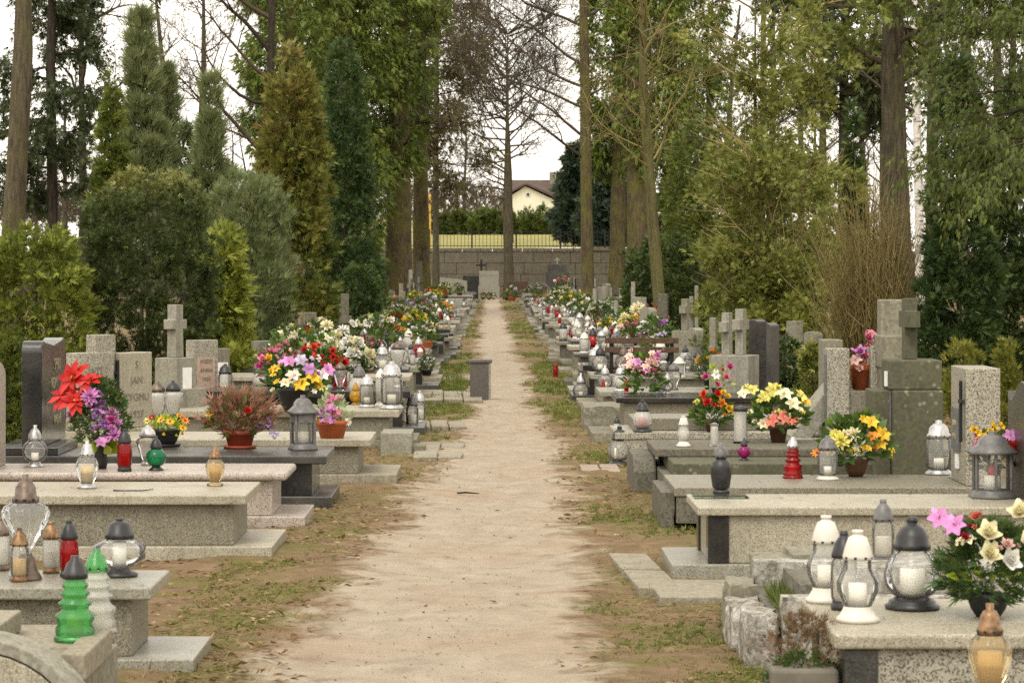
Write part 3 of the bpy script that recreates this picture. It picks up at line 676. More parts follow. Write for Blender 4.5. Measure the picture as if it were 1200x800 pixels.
# right side
arch = [(r, (-1, random.uniform(-.4, .4), .55), 3.0, .038, 3, 5) for r in (30, 75, 100, 125, 160, 185)]+[(r, (1, random.uniform(-.5, .5), .4), 2.0, .032, 2, 5) for r in (20, 70, 110, 150)]
bare('larch_tree', 'tall straight mossy trunk right of the path with arching bare limbs', 690, 62.0, 16, -8, -60, 'bark_moss', arch, 'twig_brown')
sap = [(random.uniform(-40, 212), (math.cos(q), math.sin(q), random.uniform(.35, 1.0)), random.uniform(.7, 1.8), random.uniform(.012, .024), 3, 3) for q in [random.uniform(0, 6.28) for _ in range(30)]]
bare('young_tree', 'young olive barked bare tree with upswept branches beside the bench', 779, 44.0, 15, -25, -60, 'bark_olive', sap, 'twig_tan', bow=(.62, .95))
giant('giant thuja with a thick trunk behind the larch on the right', 723, 88.0, 21, 205, 716, 62, 13000, 6)
giant('giant thuja with a pale trunk behind the young bare tree', 748, 84.0, 28, 200, 762, 92, 20000, -8)
giant('giant thuja with a dark crown right of the young bare tree', 787, 90.0, 17, 235, 800, 96, 18000, 2)
shrub('blue_spruce', 'dark bluish spruce standing on the terrace left of the larch trunk', 'tree', 672, 142.0, 166, 280, 46, 6500, .42, 'leaf_bluespruce', cone, 'fan', .2, 3, -.1, None, .8, -.8)
shrub('blue_spruce', 'dark bluish spruce between the larch and the giant thujas', 'tree', 712, 140.0, 120, 300, 66, 9000, .42, 'leaf_bluespruce', cone, 'fan', .2, 3, -.1, None, .8, -.8)
shrub('ivy_bush', 'dark ivy bush at the foot of the young bare tree', 'shrub', 786, 46.0, 276, 395, 86, 11000, .085, 'leaf_ivy', dome, 'leaf', .22, 2.5, .2, None, .5)
shrub('thuja_bush', 'tall loose thuja closing the view behind the ivy bush', 'tree', 818, 64.0, 150, 372, 96, 9000, .17, 'leaf_thuja', colm, 'fan', .25, 3, .2, None, .6, -.8)
shrub('thuja_bush', 'dark thuja in the gap beside the pale giant trunk', 'tree', 792, 100.0, 205, 345, 60, 4500, .26, 'leaf_spruce', colm, 'fan', .25, 3, .2, None, .6, -.8)
# open olive thujas on the right
def olive(label, px, Y, top, base, w, n, tk):
    o = shrub('olive_thuja', label, 'tree', px, Y, top, base, w, n, .10, 'leaf_olive', lambda t: .55+.45*math.sin(min(1, .15+t)*3.0) if t < .5 else .62+.3*math.sin(t*19), 'fan', .38, 2.2, .25, lambda P, t, cl, X: .34+.15*cl+rng.normal(0, .14, len(P)), .85, tk, 3.2, stem='bark_olive')
    segs = []; Rm = w/2/F*Y
    for k in range(26):
        a = random.uniform(0, 6.28); branches((0, 0, random.uniform(.6, PZ(top, Y)*.9)), (math.cos(a), math.sin(a), .5), Rm*1.05, .02, 1, .6, 4, .1, .1, 5, segs, None)
    put('limbs', branch_mesh('limbs', segs, 'twig_tan'), o)['kind'] = 'stuff'
    return o
olive('airy yellow olive thuja with sky showing through on the right', 885, 36.0, -70, 415, 142, 15000, -.15)
olive('slim olive thuja rising beside the airy one', 955, 39.0, -60, 420, 86, 7500, -.1)
olive('low olive thuja skirt in front of the airy tree', 900, 33.0, 140, 440, 165, 16000, -.6)
bare('tall_pine', 'slender bare trunk rising through the airy olive thujas', 893, 55.0, 9, 2, -80, 'bark_olive', ring(range(-40, 220, 26), 1.6, .03, 2, 5, .5), 'twig_brown')
bare('tall_pine', 'dark forked trunk standing left of the thick grey trunk', 988, 60.0, 14, 4, -80, 'bark_dark', ring(range(-40, 200, 16), 2.0, .05, 2, 5, .6), 'twig_brown', 'tree', ('leaf_spruce', 16, .26, 'fan', -.3, .1, .5))
bare('tall_pine', 'thick straight grey brown trunk behind the tan twig shrub', 1056, 44.0, 37, -8, -80, 'bark_brown', ring(range(-70, 120, 24), 1.7, .05, 2, 5, .2), 'twig_brown', 'tree', ('leaf_thuja', 14, .18, 'fan', -.3, .08, .5))
bare('birch_tree', 'white barked birch right behind the thick grey trunk', 1079, 52.0, 12, -9, -80, 'bark_birch', ring(range(-70, 150, 20), 2.4, .04, 2, 6, .5))
shrub('cypress_column', 'small dark cypress spire behind the tan twig shrub', 'tree', 1000, 40.0, 124, 420, 42, 8000, .11, 'leaf_cypress', cone, 'fan', .12, 3, .5)
shrub('cypress_column', 'broad dark green cypress wall behind the olive grey cross', 'tree', 1124, 26.5, 60, 470, 98, 20000, .085, 'leaf_cypress', lambda t: max(.03, (1-t)**.5*(.85+.15*min(1, t*4))), 'fan', .10, 3, .4, lambda P, t, cl, X: .30+.15*cl+rng.normal(0, .2, len(P)))
shrub('cypress_column', 'dark cypress behind the grey wavy headstone', 'tree', 1190, 27.5, 90, 470, 66, 16000, .085, 'leaf_cypress', colm, 'fan', .12, 3, .4)
shrub('golden_shrub', 'low golden green shrub between the cross and the pale stele', 'shrub', 1128, 21.0, 398, 520, 44, 3500, .06, 'leaf_gold', spin, 'wisp', .5, 4, .9, None, .7, -.6)
shrub('golden_shrub', 'low golden shrub behind the grey wavy headstone', 'shrub', 1180, 20.5, 402, 520, 56, 4200, .06, 'leaf_gold', spin, 'wisp', .5, 4, .9, None, .7, -.6)
shrub('ivy_bush', 'low dark ivy bush among the small steles behind the lilies', 'shrub', 918, 27.5, 398, 470, 40, 2600, .06, 'leaf_ivy', dome, 'leaf', .3, 3, .3, None, .6)
shrub('ivy_bush', 'low olive bush left of the terrazzo gravestone', 'shrub', 952, 24.0, 402, 480, 34, 2200, .06, 'leaf_olive', dome, 'tuft', .3, 3, .5, None, .6)
shrub('ivy_bush', 'low green bush behind the twin pale crosses', 'shrub', 850, 30.0, 380, 470, 60, 3600, .06, 'leaf_thuja', dome, 'fan', .3, 3, .5, None, .6)
# overhanging thuja at the right edge, its trunk outside the picture
o = empty('overhanging_thuja', (PX(1248, 23), 23.0, 0), 'large thuja hanging feathery branches in from the right', 'tree')
put('trunk', trunk_mesh([(0, 0, -.1), (.05, 0, 2.5), (0, 0, 5.5)], [.16, .12, .05], 10, 'bark_brown'), o)
segs, tips = [], []
for k in range(34):
    z = random.uniform(2.3, 5.0); a = math.pi+random.uniform(-.9, .9)
    branches((0, 0, z), (math.cos(a), math.sin(a), .1), random.uniform(.55, 1.15), .02, 2, .5, 5, -.12, .1, 5, segs, tips, .003)
put('limbs', branch_mesh('limbs', segs, 'twig_brown'), o)['kind'] = 'stuff'
P, D = tip_pts(tips, 17, .035); D = D*.6+rng.normal(0, .35, D.shape)+np.array([0, 0, -.45])
put('crown', sprays('crown', P, D, 0.055*rng.uniform(.6, 1.3, len(P)), 'leaf_thuja', np.clip(.22+.12*Wob(3)(P)+rng.normal(0, .13, len(P)), 0, 1), 'fan', sag=.25), o)
# tan twig shrub
def twigs(name, label, px, Y, base_py, n, hmax, spread, mat='twig_tan', r=.006, bend=.25):
    X = PX(px, Y); o = empty(name, (X, Y, 0), label, 'shrub'); A = Acc()
    for k in range(n):
        a = random.uniform(0, 6.28); s = random.random()**.8*spread; h = hmax*random.uniform(.45, 1)*(1-.25*s/spread)
        x0, y0 = random.gauss(0, .08), random.gauss(0, .08); pts = []
        for i in range(7):
            u = i/6; pts.append((x0+math.cos(a)*s*u**1.3+random.gauss(0, .012), y0+math.sin(a)*s*u**1.3+random.gauss(0, .012), h*u-bend*s*u*u*.4))
        A.add(*tube_geo(pts, [r*(1-.75*i/6) for i in range(7)], 3))
        for j in range(5):
            i = random.randint(2, 5); p = Vector(pts[i]); d = Vector((random.gauss(0, .5), random.gauss(0, .5), 1)).normalized()*random.uniform(.12, .4)
            A.add(*tube_geo([p, p+d*.5+Vector((random.gauss(0, .02), 0, 0)), p+d], [r*.45, r*.35, r*.2], 3))
    put('twigs', A.mesh('twigs', mat), o)['kind'] = 'stuff'; return o
twigs('twig_shrub', 'dense tan leafless twig shrub behind the grey gravestones', 1022, 27.0, 470, 760, 2.65, .66)
twigs('twig_shrub', 'dry straw coloured stems under the rusty thuja', 346, 34.5, 450, 120, 1.0, .45, 'twig_tan', .006)
twigs('twig_shrub', 'small bare twigs at the foot of the rounded shrub', 168, 24.5, 480, 26, .55, .4, 'twig_tan', .005)
# hedge of small conifers on the lawn
hz0 = lawn_z(172)
for k in range(20):
    px = 507+k*9.3; Y = 172+random.uniform(-.6, .6)
    shrub('hedge_conifer', 'small dark conifer in the hedge row behind the lawn', 'shrub', px, Y, random.uniform(243, 252), 277, random.uniform(8.5, 10.5), 420, .36, 'leaf_thuja', lambda t: max(.05, (1-t)**.6), 'fan', .12, 3, .5, lambda P, t, cl, X: .22+.15*cl+rng.normal(0, .12, len(P)), z0=lawn_z(Y)-.05, group='hedge row behind the lawn', stem='bark_dark')
# background woodland: bare trunks beyond the shrubs, on both sides
random.seed(21)
bgm = []
for v in range(3):
    segs = []
    tr = [Vector((0, 0, -.3)), Vector((random.uniform(-.2, .2), 0, 4)), Vector((random.uniform(-.4, .4), 0, 9)), Vector((random.uniform(-.5, .5), 0, 14))]
    tm = trunk_mesh(tr, [.24, .19, .13, .05], 7, 'bark_brown')
    for k in range(22):
        z = random.uniform(2.5, 13); a = random.uniform(0, 6.28); branches((0, 0, z), (math.cos(a), math.sin(a), .7), 3.2*(1-z/20), .05, 2, .7, 5, .15, .13, 5, segs, None, .012)
    bgm.append((tm, branch_mesh('limbs', segs, 'twig_brown')))
for i, (px, Y) in enumerate([(26,92),(44,105),(76,98),(98,112),(128,130),(188,140),(236,140),(830,130),(858,118),(905,125),(938,112),(962,130),(1012,120),(1032,105),(1092,98),(1130,110),(1165,95),(1188,115),(545,205)]):
    tm, lm = bgm[i % 3]
    o = empty('woodland_tree', (PX(px, Y), Y, lawn_z(Y)-.1 if Y > 137 else 0), 'thin bare brown tree '+('beyond the spruce and the thick pine' if px < 140 else 'beyond the feathery junipers' if px < 300 else 'on the terrace behind the hedge' if px < 600 else 'behind the airy olive thujas' if px < 1000 else 'behind the twig shrub and birch' if px < 1100 else 'beyond the broad dark cypress'), 'tree', 'bare trees of the background wood', random.uniform(0, 6), random.uniform(.8, 1.15)*(.62 if Y > 185 else .55 if px < 140 else 1))
    put('trunk', tm, o); put('limbs', lm, o)
# far brush closing the view low down
P = np.stack([rng.uniform(-75, 75, 15000), rng.uniform(112, 133, 15000), np.zeros(15000)], 1); P = P[(P[:, 0] < -4.5) | (P[:, 0] > 7)]
P[:, 2] = rng.random(len(P))**1.3*(3.0+1.1*Wob(.25)(P))
tag(put('far_brush', sprays('far_brush', P, rng.normal(0, .4, P.shape)+np.array([0, 0, 1]), rng.uniform(.5, 1.1, len(P)), 'twig_brown', rng.random(len(P)), 'wisp')), 'brown leafless undergrowth of the background wood', 'undergrowth', None, 'stuff')
P = np.stack([rng.uniform(-40, 1.0, 9000), rng.uniform(196, 214, 9000), np.zeros(9000)], 1); P[:, 2] = lawn_z(205)+rng.random(9000)*(2.6+.8*Wob(.2)(P))
tag(put('far_brush', sprays('far_brush', P, rng.normal(0, .5, P.shape)+np.array([0, 0, 1]), rng.uniform(.5, 1.1, len(P)), 'twig_brown', .5+.5*rng.random(len(P)), 'wisp')), 'reddish brown brush behind the hedge row', 'undergrowth', None, 'stuff')

# ------------------------------------------------------------------ tombs
random.seed(5)
def tomb(label, s, y0, w, xf, L=1.85, top=.30, slab='terrazzo_beige', body='terrazzo_dark', plinth='granite_grey', th=.045, over=.07, ph=.06, pext=.14, bev=.008, sidegap=.05, group=None, corner=None):
    """a kerbed family tomb lying across the row: s = -1 left, +1 right of the path; xf = distance of its foot from the axis"""
    o = empty('tomb', (s*xf, y0, 0), label, 'tomb', group)
    X = lambda a: s*a                                   # a grows away from the path
    if plinth: box('plinth', X(-pext), X(L+.12), -.02, w+.03, -.12, ph, plinth, o, .006)
    box('body', X(over), X(L-.02), sidegap, w-sidegap, ph+.001, top-th-.001, body, o, .004)
    if corner:
        for yy in (sidegap-.012, w-sidegap-.10): box('corner_pilaster', X(over-.012), X(over+.085), yy, yy+.112, ph+.002, top-th-.002, corner, o, .003)
    box('cover_slab', 0, X(L+.04), 0, w, top-th, top, slab, o, bev, 3)
    return o
def stele(o, s, a, w0, w1, z0, z1, th, mat, shape='flat', name='headstone'):
    """an upright stone of tomb o facing the path: a = distance from the tomb's foot, w0..w1 along the row"""
    m = (w0+w1)/2; h = (w1-w0)/2
    if shape == 'arch': poly = [(w0, z0), (w1, z0)]+[(m+h*math.cos(t), z1-h*.35+h*.35*math.sin(t)) for t in np.linspace(0, math.pi, 13)]
    elif shape == 'soft': poly = [(w0, z0), (w1, z0), (w1, z1-.07)]+[(w1-.07+.07*math.cos(t), z1-.07+.07*math.sin(t)) for t in np.linspace(.2, 1.57, 6)]+[(m+h*u, z1-.035+.035*abs(u)) for u in np.linspace(.7, -.7, 7)]+[(w0+.07-.07*math.sin(t), z1-.07+.07*math.cos(t)) for t in np.linspace(.0, 1.4, 6)]+[(w0, z1-.07)]
    elif shape == 'wave': poly = [(w0, z0), (w1, z0), (w1, z1-.06)]+[(m+h*u, z1-.05+.05*math.sin(u*4.2+1.2)) for u in np.linspace(.9, -.9, 11)]+[(w0, z1-.06)]
    elif shape == 'slant': poly = [(w0, z0), (w1, z0), (w1, z1-.12), (w0, z1)]
    elif shape == 'step': poly = [(w0, z0), (w1, z0), (w1, z1-.18), (m+h*.45, z1-.18), (m+h*.45, z1), (m-h*.45, z1), (m-h*.45, z1-.18), (w0, z1-.18)]
    else: poly = [(w0, z0), (w1, z0), (w1, z1), (w0, z1)]
    return prism(name, poly, min(s*a, s*(a+th)), max(s*a, s*(a+th)), 'x', mat, o, bev=.006)
def cross_part(o, x, y, z0, h, arm, t, mat, name='cross', along='y'):
    """a plain cross: upright and arms in one outline"""
    a = arm/2; u = t/2; zc = z0+h*.66
    poly = [(-u, z0), (u, z0), (u, zc-u), (a, zc-u), (a, zc+u), (u, zc+u), (u, z0+h), (-u, z0+h), (-u, zc+u), (-a, zc+u), (-a, zc-u), (-u, zc-u)]
    return prism(name, poly, -u*.8, u*.8, 'x' if along == 'y' else 'y', mat, o, (x, y, 0), bev=.004)

# --- left row, nearest first
t0 = empty('tomb', (-1.2, 7.9, 0), 'old stepped terrazzo tomb with arched end panel and white plate', 'tomb')
box('body', -.02, -1.9, .02, 1.0, -.1, .20, 'concrete_old', t0)
box('plinth', .12, -1.95, .25, 1.15, -.1, .03, 'slab_tan', t0)
prism('arched_panel', [(-.62, -.1), (.02, -.1)]+[(-.30+.32*math.cos(t), .02+.30*math.sin(t)) for t in np.linspace(0, math.pi, 19)], -.06, .0, 'y', 'terrazzo_beige', t0)
for r0, r1 in ((.325, .36),):
    arc = [(-.30+r1*math.cos(t), .02+(r1-.02)*math.sin(t)) for t in np.linspace(0, math.pi, 19)]+[(-.30+r0*math.cos(t), .02+(r0-.02)*math.sin(t)) for t in np.linspace(math.pi, 0, 19)]
    prism('arch_rim', arc, -.055, .14, 'y', 'concrete_pale', t0, bev=.003)
box('kerb_stone', -.0, -.075, .16, .72, .205, .285, 'slab_tan', t0)
box('kerb_stone', -.083, -.20, .16, .42, .205, .262, 'slab_tan', t0)
box('ledge', -.09, -1.9, .44, .98, .205, .265, 'slab_tan', t0)
box('ledge', -.34, -1.9, .17, .43, .205, .33, 'concrete_old', t0)
pl = box('name_plate', -.36, -1.2, .18, .62, .345, .37, 'marble_white', t0, .004); pl.rotation_euler = (R(-5), R(4), 0)
box('plate_bed', -.30, -1.9, .45, .80, .268, .335, 'slab_tan', t0)

t1 = tomb('grey granite tomb crowded with tall clear and red glass lanterns', -1, 9.61, .56, 1.20, 1.85, .30, 'granite_grey', 'terrazzo_dark', 'granite_grey', .045, .075, .05, .15)
stele(t1, -1, 1.72, .06, .50, .301, .95, .09, 'granite_grey', 'flat')
t2 = tomb('long beige terrazzo tomb with a dry twig lying on its slab', -1, 13.40, .86, 1.21, 1.9, .31, 'terrazzo_beige', 'terrazzo_dark', 'terrazzo_beige', .048, .065, .06, .13)
stele(t2, -1, 1.76, .1, .76, .311, 1.0, .10, 'terrazzo_beige', 'flat')
tag(put('twig', npmesh('twig', *tube_geo([(-.10, 0, .006), (-.06, .012, .004), (0, .004, .005), (.05, -.004, .006), (.10, .01, .012)], [.004, .003, .003, .003, .002], 4), 'bark_dark'), None, (PX(157, 13.65), 13.62, .31)), 'dry dark twig lying on the long beige terrazzo slab', 'twig')
t3 = tomb('pinkish granite tomb with a rounded slab edge and many flowers', -1, 15.02, .74, 1.13, 1.75, .30, 'granite_pink', 'granite_pink', 'granite_pink', .045, .085, .06, .10, .019)
stele(t3, -1, 1.66, .1, .64, .301, .9, .09, 'granite_pink', 'arch')
t4 = tomb('black granite tomb with a round shouldered black headstone', -1, 16.22, .84, .985, 1.9, .31, 'granite_charcoal', 'granite_black', 'granite_charcoal', .05, .09, .07, .03)
box('head_base', -1.60, -1.98, .02, .82, .311, .36, 'granite_black', t4)
hs4 = stele(t4, -1, 1.70, .05, .96, .361, .99, .12, 'granite_black', 'soft')
text_on('SPRU', .105, 'letter_gold', hs4, (-1.697, .62, .80), '+x'); text_on('ROM', .10, 'letter_gold', hs4, (-1.697, .50, .69), '+x'); text_on('ANDRE', .085, 'letter_gold', hs4, (-1.697, .62, .47), '+x')
t5 = tomb('beige terrazzo tomb carrying the pink hyacinth pot', -1, 17.95, .88, .80, 1.95, .30, 'terrazzo_beige', 'terrazzo_dark', 'slab_tan', .05, .085, .07, .17)
hd = empty('gravestone', (PX(124, 19.2), 19.2, 0), 'speckled terrazzo gravestone of two panels with a raised cross pillar between', 'gravestone', None, R(-35))
box('base', -.05, .16, -.42, .42, -.05, .30, 'terrazzo_beige', hd)
p1 = box('panel', 0, .11, -.40, -.035, .301, .84, 'terrazzo_bold', hd); p2 = box('panel', 0, .11, .035, .36, .301, .83, 'terrazzo_beige', hd)
box('pillar', -.02, .07, -.18, .02, .302, .96, 'terrazzo_bold', hd); box('pillar', -.02, .05, .022, .05, .302, .95, 'concrete_pale', hd)
for k, (tx, yy, zz) in enumerate((('WIT', -.0, .44), ('KOWSKI', -.0, .33), ('1931', 0, .22))): text_on(tx, .085, 'letter_dark', p1, (.0575, yy, zz-.06), '+x')
for k, (tx, zz) in enumerate((('S', .42), ('JAN', .31), ('ZYGMU', .19), ('1927', .07))): text_on(tx, .075, 'letter_dark', p2, (.0575, 0, zz), '+x')
cross_part(hd, .085, .028, .52, .26, .10, .022, 'iron_black')
t6 = tomb('terrazzo tomb with a row of silver and white lanterns at its foot', -1, 21.6, .9, .74, 1.75, .30, 'terrazzo_beige', 'terrazzo_dark', 'concrete_old', .055, .08, .07, .14)
box('kerb_block', .12, -.12, -.62, -.06, -.05, .16, 'concrete_pale', t6); box('step', .22, -.02, -.56, -.2, -.05, .06, 'concrete_old', t6)
# monuments behind the left row
mo = empty('pedestal_cross', (PX(212, 22.6), 22.2, 0), 'pale concrete cross on a square pedestal behind the milky lanterns', 'gravestone', None, R(-30))
box('pedestal', -.11, .11, -.13, .13, -.05, .70, 'concrete_pale', mo); box('plaque', .11, .122, -.05, .06, .42, .62, 'paper_white', mo, 0)
box('foot_block', -.16, .16, -.21, .21, -.05, .45, 'concrete_pale', mo)
pole = prism('cross', [(-.055, .701), (.055, .701), (.048, .93), (.10, .93), (.10, 1.01), (.048, 1.01), (.05, 1.13), (-.05, 1.13), (-.048, 1.01), (-.10, 1.01), (-.10, .93), (-.048, .93)], -.045, .045, 'x', 'concrete_pale', mo, bev=.006)
def lone_stele(px, Y, w, th, top, mat, label, rz=28, panel=None, name='stele', shape='flat', group=None):
    o = empty(name, (PX(px, Y), Y, 0), label, 'gravestone', group, R(rz))
    zt = PZ(top, Y) if top > 5 else top
    box('base', -.03, th+.09, -w/2-.05, w/2+.05, -.08, .14, mat, o)
    st = stele(o, 1, 0, -w/2, w/2, .141, zt, th, mat, shape, 'slab')
    if panel: box('inscription', th-.003, th+.006, -w*.36, w*.36, zt*.42, zt*.80, panel, o, 0)
    return o
ls = lone_stele(232, 24.5, .27, .12, 398, 'terrazzo_bold', 'narrow terrazzo stele with a pinkish lettered panel', -48, 'letter_pink')
for k_, tx_ in enumerate(('JOZEF', 'ANNA', '1901')): text_on(tx_, .05, 'letter_dark', ls, (.1285, 0, .58-.08*k_), '+x')
lone_stele(252, 26.0, .20, .10, 408, 'terrazzo_dark', 'low brown terrazzo stele beside the pinkish lettered one', -45, 'paper_white')
lone_stele(303, 28.5, .22, .13, 399, 'concrete_pale', 'pale fluted grey stele in front of the juniper', -40)
tag(box('bollard', PX(563, 29.7)-.112, PX(563, 29.7)+.112, 29.6, 29.82, -.1, .40, 'granite_brown', None, .006), 'low square brown stone post at the edge of the path', 'post')
bl = bpy.data.objects['bollard']; cp = put('cap', boxmesh('cap', -.128, .128, -.125, .125, .501, .535, 'granite_brown', .006), bl)
put('edge_strip', boxmesh('edge_strip', .09, .1135, -.1135, -.09, .001, .498, 'concrete_pale', .001), bl)

# --- right row, nearest first
r00 = tomb('grey terrazzo tomb under the big amber lantern at the path end', 1, 6.2, 1.05, 1.12, 1.9, .30, 'terrazzo_beige', 'terrazzo_dark', 'granite_grey')
r0 = tomb('terrazzo tomb with dark corner pillars and a globe lantern', 1, 8.0, .88, 1.003, 1.9, .35, 'terrazzo_beige', 'terrazzo_bold', 'granite_grey', .045, .045, .06, .05, .01, .03, None, 'granite_charcoal')
r2 = empty('tomb', (.90, 9.70, 0), 'crumbling whitewashed old tomb with moss growing in its bed', 'tomb')
rough_block('kerb', 0, .13, .02, .38, -.1, .19, 'whitewash_peeling', r2, .022); rough_block('kerb', -.015, .12, .39, .80, -.1, .165, 'whitewash_peeling', r2, .022); rough_block('kerb', .01, .13, .82, 1.2, -.1, .205, 'concrete_old', r2, .022); rough_block('kerb', .131, 1.8, 0, .12, -.1, .255, 'whitewash_peeling', r2); rough_block('kerb', .131, 1.8, 1.06, 1.2, -.1, .27, 'whitewash_peeling', r2)
rough_block('kerb', .20, .30, .14, .70, .0, .29, 'concrete_dark', r2); rough_block('kerb', .32, .42, .15, 1.05, .0, .27, 'whitewash_peeling', r2)
rough_block('cover', .43, 1.75, .62, 1.05, .0, .30, 'whitewash_peeling', r2); box('bed', .12, 1.78, .1, 1.08, -.1, .17, 'concrete_dark', r2)
rough_block('corner_block', .15, .55, 1.10, 1.50, -.1, .26, 'concrete_old', r2); rough_block('slab', .30, 1.3, 1.22, 1.62, -.1, .28, 'concrete_old', r2)
r3 = tomb('wide beige terrazzo tomb with black corner pillars and glass plate', 1, 12.5, .74, .94, 1.85, .33, 'terrazzo_beige', 'terrazzo_beige', 'granite_grey', .04, .06, .07, .12, .008, .03, None, 'granite_black')
h3 = stele(r3, 1, 1.57, .02, .80, .331, .89, .12, 'granite_charcoal', 'wave')
r4 = tomb('weathered brown terrazzo tomb with low pale stele', 1, 15.0, .95, 1.0, 1.85, .22, 'terrazzo_dark', 'concrete_dark', None, .05, .012, .02, 0, .006, .01)
rough_block('kerb', -.07, .005, .05, .93, -.1, .19, 'concrete_dark', r4, .006)
h4 = stele(r4, 1, 1.62, .10, .60, .221, .87, .19, 'terrazzo_bold')
pq = box('plaque', 1.605, 1.619, .28, .52, .40, .64, 'plaque_slate', h4, .001); text_on('JAN', .06, 'letter_gold', pq, (-.0085, 0, .13), '-x'); text_on('1958', .05, 'letter_gold', pq, (-.0085, 0, .06), '-x')
box('card', 1.608, 1.619, .32, .40, .30, .38, 'paper_white', h4, 0); cross_part(h4, 1.60, .16, .46, .34, .09, .022, 'iron_black')
r5 = empty('tomb', (1.02, 16.35, 0), 'dark mossy stepped concrete tomb with a rounded foot block', 'tomb')
box('base', .03, 1.9, 0, 1.95, -.1, .16, 'concrete_dark', r5); box('step', .08, 1.9, .20, 1.8, .161, .24, 'concrete_olive', r5); box('step', .0, 1.9, .80, 1.75, .241, .29, 'concrete_dark', r5)
prism('foot_block', [(1.02, -.1), (1.96, -.1), (1.96, .13), (1.88, .20), (1.72, .23), (1.24, .23), (1.1, .20), (1.02, .13)], -.12, .025, 'x', 'concrete_dark', r5, bev=.012)
mo = empty('obelisk_cross', (2.56, 16.6, 0), 'olive grey concrete cross on a tall two tier pedestal', 'gravestone')
box('pedestal', -.15, .15, -.2, .25, .0, .69, 'concrete_olive', mo, .01); box('wing', -.26, -.152, -.1, .25, .0, .685, 'concrete_olive', mo, .008)
box('upper_block', -.165, .15, -.15, .22, .691, .87, 'concrete_olive', mo, .01)
cross_part(mo, -.02, .03, .871, .37, .34, .10, 'concrete_olive'); box('plaque', -.163, -.1535, -.12, -.02, .36, .68, 'plaque_slate', mo, 0); box('card', -.178, -.1655, -.06, .0, .71, .80, 'paper_white', mo, 0)
mo = empty('stone_cross', (2.66, 18.3, 0), 'tall brown weathered cross slab in front of the twig shrub', 'gravestone')
box('shaft', -.07, .10, -.09, .09, -.05, 1.215, 'concrete_old', mo, .01); box('cross_arm', -.08, .13, -.27, .27, .76, .98, 'concrete_old', mo, .01)
mo = empty('gravestone', (2.42, 18.6, 0), 'bold speckled terrazzo gravestone holding an orange flower pot', 'gravestone')
box('pillar', -.17, -.02, -.26, -.10, .0, .885, 'terrazzo_bold', mo); pp = box('panel', -.178, -.1705, -.235, -.12, .42, .84, 'plaque_slate', mo, 0)
box('pillar', .13, .24, -.20, .0, .0, .90, 'terrazzo_bold', mo); box('shelf', -.019, .129, -.24, .05, .0, .60, 'terrazzo_dark', mo); box('base', -.4, .4, -.3, .3, -.05, .28, 'terrazzo_bold', mo)
box('rear_stele', -.14, .0, .25, .5, .0, .93, 'concrete_old', mo)
lw = box('slab', -.42, -.30, -.15, .30, .25, .78, 'concrete_pale', mo); lw.rotation_euler = (0, R(38), 0)
r6 = tomb('white and black speckled terrazzo tomb by the pink paving bricks', 1, 19.7, .95, .885, 1.4, .24, 'terrazzo_bold', 'terrazzo_bold', None, .05, .01, .02, 0, .006, .01)
box('upper_slab', .14, 1.38, .25, .9, .241, .33, 'terrazzo_dark', r6)
r7 = tomb('polished black slab tomb with pink roses', 1, 22.5, .92, 1.02, 1.6, .36, 'granite_black', 'terrazzo_dark', 'concrete_old', .045, .07, .07, .2)
cb = empty('tomb', (.98, 23.9, 0), 'crumbled stone kerb grave next to the black slab', 'tomb')
rough_block('kerb', -.18, .20, 0, .9, -.1, .22, 'concrete_old', cb, .02); rough_block('kerb', .21, 1.6, 0, .2, -.1, .24, 'concrete_old', cb, .02); rough_block('bed', .21, 1.6, .21, .9, -.1, .18, 'concrete_dark', cb, .015)
# bench seen from behind
be = empty('park_bench', (PX(752, 28), 28.0, 0), 'brown wooden bench with two back planks standing among the graves', 'bench')
for zz in (.56, .655): box('back_plank', -.38, .38, -.012, .012, zz, zz+.058, 'wood_brown', be, .004)
for yy in (.08, .19, .30): box('seat_plank', -.38, .38, yy, yy+.09, .38, .41, 'wood_brown', be, .004)
for sx in (-1, 1):
    box('leg', sx*.31-.02, sx*.31+.02, .013, .045, -.05, .71, 'iron_black', be, .002); box('leg', sx*.31-.02, sx*.31+.02, .35, .385, -.05, .378, 'iron_black', be, .002); box('bracket', sx*.31-.018, sx*.31+.018, .046, .349, .35, .378, 'iron_black', be, .002)

# --- paving beside the graves
def paving(label, name, x0, x1, y0, y1, nx, ny, mat, z=.018, rz=0, miss=0):
    o = empty(name, ((x0+x1)/2, (y0+y1)/2, 0), label, 'paving'); o.rotation_euler = (0, 0, rz)
    dx, dy = (x1-x0)/nx, (y1-y0)/ny
    for i in range(nx):
        for j in range(ny):
            if random.random() < miss: continue
            b = box('paving_slab', -(x1-x0)/2+i*dx+.006, -(x1-x0)/2+(i+1)*dx-.006, -(y1-y0)/2+j*dy+.006, -(y1-y0)/2+(j+1)*dy-.006, -.06, z+random.uniform(-.006, .008), mat, o, .005, 1)
            b.rotation_euler = (R(random.uniform(-1, 1)), R(random.uniform(-1.2, 1.2)), R(random.uniform(-1, 1)))
    return o
paving('square tan paving slabs beside the silver lantern tomb', 'paving', -.60, -.22, 20.35, 22.1, 2, 3, 'slab_tan')
paving('flat tan paving slabs left of the brown stone post', 'paving', -.72, -.24, 24.2, 25.2, 3, 2, 'slab_tan', .02, .03)
paving('pale paving slabs behind the brown stone post', 'paving', -.75, -.12, 29.0, 31.2, 3, 3, 'slab_tan', .03, .02)
paving('short strip of tan slabs farther along the left row', 'paving', -.65, -.25, 34.5, 36.0, 2, 2, 'slab_tan', .02)
paving('large tan flagstones at the foot of the wide beige tomb', 'paving', .60, .80, 11.95, 13.5, 1, 2, 'slab_tan', .02, .05)
